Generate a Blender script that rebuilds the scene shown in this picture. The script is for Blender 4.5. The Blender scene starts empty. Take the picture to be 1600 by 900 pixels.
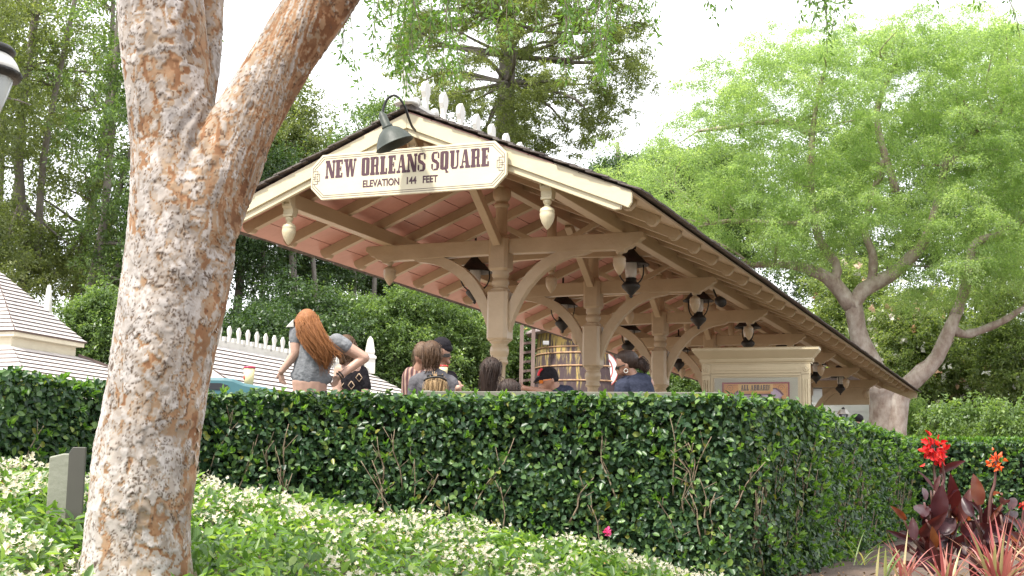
import bpy, bmesh, math, random
import numpy as np
from mathutils import Vector, Matrix
random.seed(7); rng = np.random.default_rng(11)
R = math.radians
sc = bpy.context.scene
COL = sc.collection

# ------------------------------------------------------------------ camera, sky, sun, exposure
PITCH, ROLL, YAW, FPX = 0.145863, 0.015580, 0.378968, 2191.547
CAM = np.array([5.391, -10.953, 1.6])
_f0 = np.array([-math.sin(YAW), math.cos(YAW), 0]); _r0 = np.array([math.cos(YAW), math.sin(YAW), 0]); _u0 = np.array([0, 0, 1.])
FWD = _f0*math.cos(PITCH) + _u0*math.sin(PITCH); _u = -_f0*math.sin(PITCH) + _u0*math.cos(PITCH)
RGT = _r0*math.cos(ROLL) + _u*math.sin(ROLL); UPV = -_r0*math.sin(ROLL) + _u*math.cos(ROLL)
cd = bpy.data.cameras.new('camera'); cam = bpy.data.objects.new('camera', cd); COL.objects.link(cam)
cd.sensor_width = 36; cd.lens = FPX/1600*36; cd.clip_start = 0.05; cd.clip_end = 2000
cam.matrix_world = Matrix((( RGT[0], UPV[0], -FWD[0], CAM[0]), (RGT[1], UPV[1], -FWD[1], CAM[1]),
                           (RGT[2], UPV[2], -FWD[2], CAM[2]), (0, 0, 0, 1)))
sc.camera = cam
SUN_EL, SUN_AZ = 56, 203      # azimuth is the compass side the light comes from, measured from +Y clockwise
SKY_STR, SUN_STR, EXPO = 0.10, 2.8, 1.45
world = bpy.data.worlds.new('World'); sc.world = world; world.use_nodes = True
nt = world.node_tree; bgn = nt.nodes['Background']
sky = nt.nodes.new('ShaderNodeTexSky'); sky.sky_type = 'NISHITA'; sky.sun_disc = False
sky.sun_elevation = R(SUN_EL); sky.sun_rotation = R(SUN_AZ); sky.dust_density = 3.0
tcw = nt.nodes.new('ShaderNodeTexCoord'); nz = nt.nodes.new('ShaderNodeTexNoise'); nz.inputs['Scale'].default_value = 2.2; nz.inputs['Detail'].default_value = 6
rmp = nt.nodes.new('ShaderNodeMapRange'); rmp.inputs[1].default_value = .35; rmp.inputs[2].default_value = .65; rmp.inputs[3].default_value = .80; rmp.inputs[4].default_value = .97
mx = nt.nodes.new('ShaderNodeMixRGB'); mx.inputs[2].default_value = (9.2, 9.3, 9.6, 1)      # bright thin overcast over the blue
nt.links.new(tcw.outputs['Generated'], nz.inputs['Vector']); nt.links.new(nz.outputs[0], rmp.inputs[0]); nt.links.new(rmp.outputs[0], mx.inputs[0])
nt.links.new(sky.outputs[0], mx.inputs[1]); nt.links.new(mx.outputs[0], bgn.inputs[0]); bgn.inputs[1].default_value = SKY_STR
sd = bpy.data.lights.new('sun', 'SUN'); sun = bpy.data.objects.new('sun', sd); COL.objects.link(sun)
sd.energy = SUN_STR; sd.angle = R(6); sd.color = (1, .95, .86)
_sv = Vector((math.sin(R(SUN_AZ))*math.cos(R(SUN_EL)), math.cos(R(SUN_AZ))*math.cos(R(SUN_EL)), math.sin(R(SUN_EL))))
sun.rotation_euler = (-_sv).to_track_quat('-Z', 'Y').to_euler(); sun.location = (0, 0, 60)
vs = sc.view_settings; vs.view_transform = 'Standard'; vs.look = 'None'; vs.exposure = EXPO; vs.gamma = 1
sc.cycles.use_denoising = True
sc.cycles.max_bounces = 8; sc.cycles.diffuse_bounces = 4; sc.cycles.transparent_max_bounces = 8

def at(px, py, d):      # a point seen at a photograph pixel (1600 wide), d metres out
    return CAM + (FWD + RGT*((px-800)/FPX) - UPV*((py-450)/FPX))*d
def atz(px, d, z):      # the same column, but standing at height z
    p = at(px, 700, d); q = FWD + RGT*((px-800)/FPX)
    return np.array([CAM[0]+q[0]*d, CAM[1]+q[1]*d, z])
def lv(a, d, z=0):      # lateral / depth on the ground -> world
    return np.array([CAM[0]+_r0[0]*a+_f0[0]*d, CAM[1]+_r0[1]*a+_f0[1]*d, z])

# ------------------------------------------------------------------ materials
def new_mat(name):
    m = bpy.data.materials.new(name); m.use_nodes = True
    return m, m.node_tree, m.node_tree.nodes['Principled BSDF']
def c4(c): return (c[0], c[1], c[2], 1)
def paint(name, c, c2=None, scale=3.0, rough=.5, bump=0., bscale=60, stretch=(1, 1, 1), metal=0., detail=6, lo=.35, hi=.7, spec=None):
    m, t, b = new_mat(name); N, L = t.nodes, t.links
    tc = N.new('ShaderNodeTexCoord'); mp = N.new('ShaderNodeMapping'); mp.inputs['Scale'].default_value = stretch
    L.new(tc.outputs['Object'], mp.inputs[0])
    n = N.new('ShaderNodeTexNoise'); n.inputs['Scale'].default_value = scale; n.inputs['Detail'].default_value = detail; n.inputs['Roughness'].default_value = .62
    L.new(mp.outputs[0], n.inputs['Vector'])
    r = N.new('ShaderNodeMapRange'); r.inputs[1].default_value = lo; r.inputs[2].default_value = hi; L.new(n.outputs[0], r.inputs[0])
    x = N.new('ShaderNodeMixRGB'); x.inputs[1].default_value = c4(c); x.inputs[2].default_value = c4(c2 or [v*.8 for v in c]); L.new(r.outputs[0], x.inputs[0])
    L.new(x.outputs[0], b.inputs['Base Color']); b.inputs['Roughness'].default_value = rough; b.inputs['Metallic'].default_value = metal
    if spec is not None: b.inputs['Specular IOR Level'].default_value = spec
    if bump:
        n2 = N.new('ShaderNodeTexNoise'); n2.inputs['Scale'].default_value = bscale; n2.inputs['Detail'].default_value = 5; L.new(mp.outputs[0], n2.inputs['Vector'])
        bp = N.new('ShaderNodeBump'); bp.inputs['Strength'].default_value = bump; bp.inputs['Distance'].default_value = .02
        L.new(n2.outputs[0], bp.inputs['Height']); L.new(bp.outputs[0], b.inputs['Normal'])
    return m
def leafmat(name, cols, rough=.42, trans=.35, tcol=None, spec=.5):   # cols: ramp of leaf colours picked by a per-leaf random number
    m, t, b = new_mat(name); N, L = t.nodes, t.links
    a = N.new('ShaderNodeAttribute'); a.attribute_name = 'rnd'
    r = N.new('ShaderNodeValToRGB'); e = r.color_ramp.elements
    while len(e) < len(cols): e.new(.5)
    for i, (p, c) in enumerate(cols): e[i].position = p; e[i].color = c4(c)
    L.new(a.outputs['Fac'], r.inputs[0]); L.new(r.outputs[0], b.inputs['Base Color'])
    b.inputs['Roughness'].default_value = rough; b.inputs['Specular IOR Level'].default_value = spec
    tr = N.new('ShaderNodeBsdfTranslucent'); mm = N.new('ShaderNodeMixRGB'); mm.blend_type = 'MULTIPLY'; mm.inputs[0].default_value = 1
    mm.inputs[2].default_value = c4(tcol or (1.9, 2.0, .75)); L.new(r.outputs[0], mm.inputs[1]); L.new(mm.outputs[0], tr.inputs[0])
    ms = N.new('ShaderNodeMixShader'); ms.inputs[0].default_value = trans
    L.new(b.outputs[0], ms.inputs[1]); L.new(tr.outputs[0], ms.inputs[2]); L.new(ms.outputs[0], N['Material Output'].inputs[0])
    return m
def glassmat(name, tint=(1, 1, 1), rough=.03, refl=.12):
    m, t, b = new_mat(name); N, L = t.nodes, t.links
    tr = N.new('ShaderNodeBsdfTransparent'); tr.inputs[0].default_value = c4(tint)
    g = N.new('ShaderNodeBsdfGlossy'); g.inputs['Roughness'].default_value = rough
    lw = N.new('ShaderNodeLayerWeight'); lw.inputs[0].default_value = refl
    ms = N.new('ShaderNodeMixShader'); L.new(lw.outputs['Fresnel'], ms.inputs[0]); L.new(tr.outputs[0], ms.inputs[1]); L.new(g.outputs[0], ms.inputs[2])
    L.new(ms.outputs[0], N['Material Output'].inputs[0]); return m

# ------------------------------------------------------------------ mesh building
class MB:
    """collects vertices and faces; ends as ONE mesh object"""
    def __init__(s): s.v = []; s.f = []; s.n = 0; s.m = []; s.sm = []
    def add(s, V, F, mi=0, smooth=False):
        V = np.asarray(V, float); s.v.append(V)
        for f in F: s.f.append(tuple(i+s.n for i in f)); s.m.append(mi); s.sm.append(smooth)
        s.n += len(V); return s
    def box(s, c, h, rot=None, mi=0):      # centre, half sizes, 3x3 columns
        V = np.array([[x, y, z] for x in (-1, 1) for y in (-1, 1) for z in (-1, 1)], float)*np.asarray(h, float)
        if rot is not None: V = V @ np.asarray(rot).T
        return s.add(V+np.asarray(c, float), [(0,1,3,2),(4,6,7,5),(0,4,5,1),(2,3,7,6),(0,2,6,4),(1,5,7,3)], mi)
    def bar(s, a, b, w, h, up=(0, 0, 1), mi=0):      # a rectangular bar from a to b, w across, h along up
        a = np.asarray(a, float); b = np.asarray(b, float); d = b-a; l = np.linalg.norm(d); d /= l
        u = np.asarray(up, float); r = np.cross(d, u); r /= np.linalg.norm(r); u = np.cross(r, d)
        return s.box((a+b)/2, (w/2, l/2, h/2), np.stack([r, d, u], 1), mi)
    def prism(s, poly, o, ux, uy, uz, t, mi=0):      # polygon in the (ux,uy) plane at o, thickness t either side along uz
        o, ux, uy, uz = (np.asarray(q, float) for q in (o, ux, uy, uz)); n = len(poly)
        P = np.array([o+ux*p[0]+uy*p[1] for p in poly]); V = np.concatenate([P+uz*t, P-uz*t])
        F = [tuple(range(n)), tuple(range(2*n-1, n-1, -1))]+[(i, i+n, (i+1) % n+n, (i+1) % n) for i in range(n)]
        return s.add(V, F, mi)
    def tube(s, path, rad, k=10, cap=True, mi=0, flat=None, smooth=True):
        path = np.asarray(path, float); n = len(path); rad = np.broadcast_to(np.asarray(rad, float), (n,))
        T = np.gradient(path, axis=0); T /= np.linalg.norm(T, axis=1)[:, None]+1e-12
        ref = np.array([0, 0, 1.]) if abs(T[0][2]) < .9 else np.array([1., 0, 0])
        r = np.cross(T[0], ref); r /= np.linalg.norm(r); V = []
        an = np.arange(k)*2*math.pi/k
        for i in range(n):
            r = r-T[i]*(r@T[i]); r /= np.linalg.norm(r); q = np.cross(T[i], r)
            V.append(path[i]+rad[i]*(np.cos(an)[:, None]*r+np.sin(an)[:, None]*q))
        V = np.concatenate(V); F = [(i*k+j, i*k+(j+1) % k, (i+1)*k+(j+1) % k, (i+1)*k+j) for i in range(n-1) for j in range(k)]
        if cap: F += [tuple(range(k-1, -1, -1)), tuple((n-1)*k+j for j in range(k))]
        return s.add(V, F, mi, smooth)
    def lathe(s, prof, c, k=16, axis=(0, 0, 1), mi=0, smooth=True, scal=None):      # prof: (radius, height) pairs
        c = np.asarray(c, float); a = np.asarray(axis, float); a /= np.linalg.norm(a)
        x = np.cross(a, (0, 1, 0.)) if abs(a[1]) < .9 else np.cross(a, (1., 0, 0)); x /= np.linalg.norm(x); y = np.cross(a, x)
        an = np.arange(k)*2*math.pi/k; V = []; n = len(prof)
        for i, (r, h) in enumerate(prof):
            rr = r*(scal(an) if scal is not None and i in scal.rows else 1)
            V.append(c+a*h+np.outer(rr*np.cos(an), x)+np.outer(rr*np.sin(an), y))
        F = [(i*k+j, i*k+(j+1) % k, (i+1)*k+(j+1) % k, (i+1)*k+j) for i in range(n-1) for j in range(k)]
        if prof[0][0] > 1e-4: F.append(tuple(range(k-1, -1, -1)))
        if prof[-1][0] > 1e-4: F.append(tuple((n-1)*k+j for j in range(k)))
        return s.add(np.concatenate(V), F, mi, smooth)
    def strip(s, A, B, mi=0, smooth=False):      # quads between two polylines
        n = len(A); V = np.concatenate([A, B]); return s.add(V, [(i, i+1, n+i+1, n+i) for i in range(n-1)], mi, smooth)
    def xf(s, fn): s.v = [fn(V) for V in s.v]; return s
ORG = {}
def link_mesh(name, V, F, mats, parent=None, mi=None, sm=None, attr=None, bevel=0):
    me = bpy.data.meshes.new(name); o = bpy.data.objects.new(name, me)
    V = np.asarray(V, float)
    if parent is not None: V = V-ORG[parent.name]
    me.from_pydata(V.tolist() if len(V) < 5e6 else V, [], F)
    if mi is not None and any(mi): me.polygons.foreach_set('material_index', mi)
    if sm is not None: me.polygons.foreach_set('use_smooth', sm)
    for m in (mats if isinstance(mats, (list, tuple)) else [mats]): me.materials.append(m)
    me.update(); COL.objects.link(o)
    if parent is not None: o.parent = parent; ORG[o.name] = ORG[parent.name]
    else: ORG[o.name] = np.zeros(3)
    if bevel:
        b = o.modifiers.new('edge', 'BEVEL'); b.width = bevel; b.segments = 2; b.limit_method = 'ANGLE'; b.angle_limit = R(40)
    return o
def obj(name, mb, mats, parent=None, bevel=0):
    return link_mesh(name, np.concatenate(mb.v), mb.f, mats, parent, mb.m, mb.sm, bevel=bevel)
def quick_mesh(name, V, quads, mats, parent=None, rnd=None, mi=None, smooth=False, attrs=None):
    """fast path for many same-sized faces: V (n,3), quads (m,k) array"""
    if parent is not None: V = V-ORG[parent.name]
    me = bpy.data.meshes.new(name); m, k = quads.shape
    me.vertices.add(len(V)); me.vertices.foreach_set('co', V.astype(np.float32).ravel())
    me.loops.add(m*k); me.loops.foreach_set('vertex_index', quads.astype(np.int32).ravel())
    me.polygons.add(m); me.polygons.foreach_set('loop_start', np.arange(m, dtype=np.int32)*k)
    if mi is not None: me.polygons.foreach_set('material_index', mi.astype(np.int32))
    if smooth: me.polygons.foreach_set('use_smooth', np.ones(m, bool))
    for x in (mats if isinstance(mats, (list, tuple)) else [mats]): me.materials.append(x)
    me.update(calc_edges=True)
    al = dict(attrs or {})
    if rnd is not None: al['rnd'] = rnd
    for n, a in al.items():
        at_ = me.attributes.new(n, 'FLOAT', 'POINT'); at_.data.foreach_set('value', a.astype(np.float32))
    o = bpy.data.objects.new(name, me); COL.objects.link(o)
    if parent is not None: o.parent = parent; ORG[o.name] = ORG[parent.name]
    else: ORG[o.name] = np.zeros(3)
    return o
def tag(o, label=None, cat=None, group=None, kind=None):
    if label: o['label'] = label
    if cat: o['category'] = cat
    if group: o['group'] = group
    if kind: o['kind'] = kind
    return o
def thing(name, label, cat, loc, group=None):
    o = bpy.data.objects.new(name, None); COL.objects.link(o); o.location = [float(q) for q in loc]; o.empty_display_size = .2
    ORG[o.name] = np.asarray(loc, float); return tag(o, label, cat, group)
def dup(o, loc=None, rotz=None, scale=None, label=None, group=None, parent=None):
    kids = [c for c in COL.objects if c.parent == o] if parent is None or True else []
    c = o.copy(); COL.objects.link(c)
    if parent is not None: c.parent = parent
    if loc is not None: c.location = [float(q) for q in loc]
    if rotz is not None: c.rotation_euler = (0, 0, rotz)
    if scale is not None: c.scale = (scale,)*3 if np.isscalar(scale) else scale
    if label: c['label'] = label
    if group: c['group'] = group
    for k in kids: dup(k, parent=c)
    return c
def unit(v): v = np.asarray(v, float); return v/(np.linalg.norm(v, axis=-1, keepdims=True)+1e-12)
_lat = rng.random((32, 32, 32))
def vnoise(P):      # smooth value noise in 0..1
    P = np.asarray(P, float); i = np.floor(P).astype(int); f = P-i; f = f*f*(3-2*f); out = 0
    for a in (0, 1):
        for b in (0, 1):
            for c in (0, 1):
                w = (f[..., 0] if a else 1-f[..., 0])*(f[..., 1] if b else 1-f[..., 1])*(f[..., 2] if c else 1-f[..., 2])
                out = out+w*_lat[(i[..., 0]+a) % 32, (i[..., 1]+b) % 32, (i[..., 2]+c) % 32]
    return out
def leaves(P, D, N, ln, wd, fold=.25, curl=.15, six=True, mi=None):
    """leaf blades at P along D with face normal N -> (V, quads, per-vertex random)"""
    n = len(P); D = unit(D); N = unit(N-D*np.sum(N*D, 1)[:, None]); S = np.cross(D, N)
    ln = np.broadcast_to(ln, (n,))[:, None]; wd = np.broadcast_to(wd, (n,))[:, None]
    if six:
        tpl = [(0, 0, 0), (.3, .42, 1), (.68, .36, 1), (1, 0, 0), (.68, -.36, 1), (.3, -.42, 1)]
        V = np.stack([P+D*ln*x+S*wd*y+N*(wd*fold*z*abs(y)*2-ln*curl*x*x) for x, y, z in tpl], 1)
        q = np.array([[0, 1, 2, 3], [0, 3, 4, 5]]); k = 6
    else:
        tpl = [(0, 0, 0), (.5, .5, 1), (1, 0, 0), (.5, -.5, 1)]
        V = np.stack([P+D*ln*x+S*wd*y+N*(wd*fold*z-ln*curl*x*x) for x, y, z in tpl], 1)
        q = np.array([[0, 1, 2, 3]]); k = 4
    Q = (q[None]+np.arange(n)[:, None, None]*k).reshape(-1, 4)
    return V.reshape(-1, 3), Q, np.repeat(rng.random(n), k)
def rdir(n): return unit(rng.normal(size=(n, 3)))
def joinq(parts):
    V, Q, A, M, o = [], [], [], [], 0
    for j, (v, q, a) in enumerate(parts): V.append(v); Q.append(q+o); A.append(a); M.append(np.full(len(q), j)); o += len(v)
    return np.concatenate(V), np.concatenate(Q), np.concatenate(A), np.concatenate(M)
def blob(name, prims, mat, parent=None, vox=.012, smooth=3, post=None):
    """one continuous surface grown from ellipsoids ('e',c,radii[,rot]) and tapered capsules ('c',a,b,ra,rb[,flat])"""
    mb = MB()
    for p in prims:
        if p[0] == 'e':
            c, r = np.asarray(p[1], float), np.asarray(p[2], float); V, F = [], []; nu, nv = 14, 9
            for i in range(nv+1):
                th = math.pi*i/nv
                for j in range(nu): V.append((max(math.sin(th), .02)*math.cos(2*math.pi*j/nu), max(math.sin(th), .02)*math.sin(2*math.pi*j/nu), math.cos(th)))
            V = np.array(V)*r
            if len(p) > 3: V = V @ np.asarray(p[3]).T
            F = [(i*nu+j, (i+1)*nu+j, (i+1)*nu+(j+1) % nu, i*nu+(j+1) % nu) for i in range(nv) for j in range(nu)]+[tuple(range(nu)), tuple(nv*nu+j for j in range(nu-1, -1, -1))]
            mb.add(V+c, F)
        else:
            a, b, ra, rb = np.asarray(p[1], float), np.asarray(p[2], float), p[3], p[4]
            d = unit(b-a); L = np.linalg.norm(b-a); pts, rr = [], []
            for t in (-.98, -.8, -.45, 0): pts.append(a+d*ra*t); rr.append(ra*math.sqrt(1-t*t))
            for t in (.33, .66): pts.append(a+d*L*t); rr.append(ra+(rb-ra)*t)
            for t in (0, .45, .8, .98): pts.append(b+d*rb*t); rr.append(rb*math.sqrt(1-t*t))
            mb.tube(pts, rr, 12)
            if len(p) > 5:      # flattened along an axis: (axis, factor)
                ax, fac = unit(p[5][0]), p[5][1]; V = mb.v[-1]; mid = (a+b)/2
                mb.v[-1] = V+np.outer((V-mid)@ax, ax)*(fac-1)
    me = bpy.data.meshes.new('tmp'); me.from_pydata(np.concatenate(mb.v).tolist(), [], mb.f)
    t = bpy.data.objects.new('tmp', me); COL.objects.link(t)
    m = t.modifiers.new('r', 'REMESH'); m.mode = 'VOXEL'; m.voxel_size = vox
    if smooth: m2 = t.modifiers.new('s', 'SMOOTH'); m2.iterations = smooth; m2.factor = .5
    dg = bpy.context.evaluated_depsgraph_get(); ev = t.evaluated_get(dg)
    res = bpy.data.meshes.new_from_object(ev); n = len(res.vertices)
    V = np.empty(n*3, np.float32); res.vertices.foreach_get('co', V); V = V.reshape(-1, 3).astype(float)
    bpy.data.objects.remove(t)
    if post is not None: V = post(V, res)
    if parent is not None: V = V-ORG[parent.name]
    res.vertices.foreach_set('co', V.astype(np.float32).ravel()); res.polygons.foreach_set('use_smooth', np.ones(len(res.polygons), bool))
    res.materials.clear()
    for x in (mat if isinstance(mat, (list, tuple)) else [mat]): res.materials.append(x)
    res.name = name; res.update(); o = bpy.data.objects.new(name, res); COL.objects.link(o)
    if parent is not None: o.parent = parent; ORG[o.name] = ORG[parent.name]
    else: ORG[o.name] = np.zeros(3)
    return o
# ------------------------------------------------------------------ ground
K2 = .8/.72
def S(V): V = np.asarray(V, float); return np.stack([V[..., 0]*K2, V[..., 1]*K2, (V[..., 2]-1.6)*K2+1.6], -1)
def ground_z(a, d):
    t = np.clip((d-1.3)/2.3, 0, 1); z = 1.1*(t*t*(3-2*t))
    t2 = np.clip((d-9.3)/4, 0, 1)*np.clip((a-.8)/.8, 0, 1); return z*.985+.13*t2
m_soil = paint('soil', (.115, .078, .054), (.05, .034, .025), 6, .95, 1., 30)
gx = np.concatenate([np.linspace(-300, -12, 14), np.linspace(-11, 11, 89), np.linspace(12, 300, 14)])
gd = np.concatenate([np.linspace(-300, -2, 10), np.linspace(-1, 14, 61), np.linspace(15, 400, 16)])
A, D = np.meshgrid(gx, gd); Pz = ground_z(A, D)
near = (np.abs(A) < 12) & (D > 3) & (D < 15); Pz = Pz+near*(.03*(vnoise(np.stack([A*2.2, D*2.2, A*0], -1))-.5)+.02*(vnoise(np.stack([A*7, D*7, A*0], -1))-.5))
V = np.stack([CAM[0]+_r0[0]*A+_f0[0]*D, CAM[1]+_r0[1]*A+_f0[1]*D, Pz], -1).reshape(-1, 3); nx = len(gx)
ii = (np.arange(len(gd)-1)[:, None]*nx+np.arange(nx-1)).ravel()
g = quick_mesh('ground', V, np.stack([ii, ii+1, ii+nx+1, ii+nx], 1), m_soil, smooth=True); tag(g, kind='structure')
m_pave = paint('platform_paving', (.32, .25, .19), (.26, .20, .15), 5, .85, .3, 50)
mb = MB(); mb.box((-3.0, 10.5, 1.2), (6.0, 12.6, .15)); tag(obj('platform', mb, m_pave), kind='structure')

# ------------------------------------------------------------------ station shelter
m_tim = paint('tan_gloss_paint', (.455, .36, .235), (.385, .30, .19), 3.2, .36, .22, 22, (1, .35, 1))
m_cream = paint('cream_paint', (.56, .495, .335), (.50, .435, .29), 2.6, .45, .1, 30, (1, 1, 1))
m_soffit = paint('salmon_soffit_paint', (.57, .30, .25), (.48, .245, .20), 4, .42, .1, 30)
m_white = paint('white_paint', (.62, .605, .56), (.53, .515, .47), 6, .5, .1, 40)
m_shing = paint('dark_shingle', (.06, .048, .045), (.16, .14, .125), 14, .9, .6, 70)
m_black = paint('black_iron', (.017, .016, .015), (.035, .033, .03), 20, .5, .2, 60, metal=.3)
SH = thing('station_shelter', 'open tan timber station shelter with long shingled gable roof on turned posts', 'shelter', S((0, 2.04, 1.33)))
W, ZE, ZR, LEN, SL = 1.872, 3.861, 4.632, 20.82, (4.632-3.861)/1.872
OP, SP, NPOST = 2.038, 2.731, 7
def sobj(name, mb, m, bevel=.006, parent=None): return obj(name, mb.xf(S), m, parent or SH, bevel)
def slope(x): return ZR-SL*abs(x)
# shingle courses: overlapping thin slabs, ragged at the gable edge
mb = MB(); nc = 15
for sgn in (-1, 1):
    nrm = unit(np.array([sgn*SL, 0, 1.])); dn = unit(np.array([sgn*1., 0, -SL]))
    ll = math.hypot(W+.03, SL*(W+.03)); st = ll/nc
    for i in range(nc):
        y = -.05+random.uniform(-.012, .012)
        while y < LEN+.04:
            yl = min(random.choice((.16, .2, .24, .3, .36)), LEN+.05-y)
            a = np.array([0, 0, ZR])+dn*(st*i)+nrm*(.012+random.uniform(0, .004)); b = a+dn*(st*1.32+random.uniform(-.006, .012)); lift = nrm*(.010+random.uniform(0, .006))
            q = [a, b+lift, b+lift+nrm*.012, a+nrm*.012]
            mb.prism([(0, 0), (1, 0), (1, 1), (0, 1)], (0, 0, 0), (0, 0, 0), (0, 0, 0), (0, 0, 0), 0) if False else None
            Y0, Y1 = y+.003, y+yl-.003
            Vv = [(p[0], Y0, p[2]) for p in q]+[(p[0], Y1, p[2]) for p in q]
            mb.add(Vv, [(0, 1, 2, 3), (7, 6, 5, 4), (0, 4, 5, 1), (1, 5, 6, 2), (2, 6, 7, 3), (3, 7, 4, 0)]); y += yl
mb.box((0, LEN/2, ZR+.035), (.05, LEN/2+.04, .02))
sobj('roof_shingles', mb, m_shing, 0)
# soffit boards; the right overhang is boarded in tan
mb = MB(); me_ = MB()
for sgn in (-1, 1):
    dn = unit(np.array([sgn*1., 0, -SL])); nrm = unit(np.array([sgn*SL, 0, 1.])); ll = math.hypot(W, SL*W); nb = 9; bw = ll/nb
    for i in range(nb):
        c = np.array([0, 0, ZR])+dn*(bw*(i+.5))-nrm*.006
        rot = np.stack([dn, (0, 1, 0), nrm], 1)
        (me_ if sgn > 0 and i >= 6 else mb).box((c[0], LEN/2, c[2]), (bw/2-.004, LEN/2-.012, .007), rot)
sobj('soffit', mb, m_soffit, 0); sobj('eave_boards', me_, m_tim, 0)
# fascia boards on both gables, trim strip below, eave strips
def fascia(y, dy):
    mb = MB()
    for sgn in (-1, 1):
        e = W+.012; z0, z1 = ZR-.012, ZR-SL*e-.012; h = .128
        poly = [(0, z0), (sgn*e, z1), (sgn*(e-.006), z1-h*.62), (sgn*(e-.03), z1-h*.92), (sgn*(e-.075), z1-h+SL*.075), (0, z0-h)]
        mb.prism(poly if sgn > 0 else poly[::-1], (0, y, 0), (1, 0, 0), (0, 0, 1), (0, 1, 0), dy)
        hp = [(0, z0-h+.02), (sgn*(e-.09), z1-h+.02+SL*.09), (sgn*(e-.1), z1-h-.035+SL*.1), (sgn*(e-.145), z1-h-.055+SL*.145), (0, z0-h-.05)]
        mb.prism(hp if sgn > 0 else hp[::-1], (0, y+.024, 0), (1, 0, 0), (0, 0, 1), (0, 1, 0), .017)
    return mb
sobj('fascia', fascia(0, .014), m_cream, .005)
sobj('fascia', fascia(LEN-.0, .014), m_cream, .005)
# rafters with rounded tails
rp = .683
for i in range(30):
    y = .46+rp*i
    for sgn in (-1, 1):
        t = W-.095; z = lambda x: ZR-SL*x-.014
        h = .095
        poly = [(.03, z(.03)), (t, z(t)), (t-.004, z(t)-.028), (t-.02, z(t)-.055), (t-.05, z(t)-.08), (t-.09, z(t)-.078+.0), (t-.10, z(t)-.095+SL*.06), (t-.12, z(t-.12)-h), (.03, z(.03)-h)]
        poly = [(sgn*a, b) for a, b in poly]
        mb = MB(); mb.prism(poly if sgn > 0 else poly[::-1], (0, y, 0), (1, 0, 0), (0, 0, 1), (0, 1, 0), .034); sobj('rafter', mb, m_tim, .004)
# ridge beam, two purlins
mb = MB(); mb.box((0, LEN/2+.05, 4.50), (.045, LEN/2-.12, .075)); sobj('ridge_beam', mb, m_tim)
PX = 1.149
for sgn in (-1, 1):
    mb = MB(); mb.box((sgn*PX, LEN/2+.03, 3.998), (.047, LEN/2-.13, .062)); sobj('purlin', mb, m_tim)
def acorn(c, k=1.0):      # a turned drop, c = underside it hangs from
    return MB().lathe([(.026, .03), (.026, 0), (.036, -.012), (.03, -.03), (.018, -.042), (.03, -.055), (.053, -.07), (.06, -.09), (.056, -.10), (.06, -.112), (.057, -.14), (.044, -.18), (.022, -.215), (.004, -.235)], c, 14)
# scroll corbels with a drop at the gable ends
def corbel(x, y, ztop, drop, depth=.24):
    n = MB(); pr = [(0, 0), (-.16, 0), (-.175, -.02), (-.165, -.055), (-.125, -.085), (-.11, -.10), (-.122, -.112), (-.118, -.13), (-.095, -.15), (-.088, -.185), (-.10, -.197), (-.098, -.215), (-.03, -.215), (0, -.17)]
    sg = depth/.24
    n.prism([(p[0], p[1]*sg) for p in pr], (x, y, ztop), (0, 1, 0), (0, 0, 1), (-1, 0, 0), .046)
    for w in (-.035, .035):      # raised side rolls of the scroll
        n.tube([(x+w, y-.175, ztop-.012), (x+w, y-.172, ztop-.05), (x+w, y-.128, ztop-.085*sg), (x+w, y-.118, ztop-.115*sg)], [.012, .013, .011, .009], 6)
    if drop: a = acorn((x, y-.063, ztop-.215*sg)); n.add(a.v[0], a.f, 0, True)
    return n
for x, z, dr in ((-PX, 4.078, True), (PX, 4.078, True), (0, 4.475, False)):
    sobj('corbel', corbel(x, .22, z, dr), m_tim if z > 4.2 else m_cream, .004)
# centre posts, arms, curved braces, drops
def turned(sec, x, y):
    return [(r, z) for r, z in sec]
def chamf(c, hw, z0, z1, ch=.028, k=1):      # square block with clipped corners, softened ends
    n = MB(); V, F = [], []
    lv_ = [(hw*.86, z0), (hw, z0+.022), (hw, z1-.022), (hw*.86, z1)]
    for h, z in lv_:
        q = ch*h/hw
        for p in ((h, h-q), (h-q, h), (-h+q, h), (-h, h-q), (-h, -h+q), (-h+q, -h), (h-q, -h), (h, -h+q)): V.append((c[0]+p[0], c[1]+p[1], z))
    for i in range(3): F += [(i*8+j, i*8+(j+1) % 8, (i+1)*8+(j+1) % 8, (i+1)*8+j) for j in range(8)]
    F += [tuple(range(7, -1, -1)), tuple(range(24, 32))]; return n.add(V, F)
def flute(an): return 1-.06*(.5+.5*np.cos(an*8))
class _fl:
    def __init__(s, rows): s.rows = rows
    def __call__(s, an): return flute(an)
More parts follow.
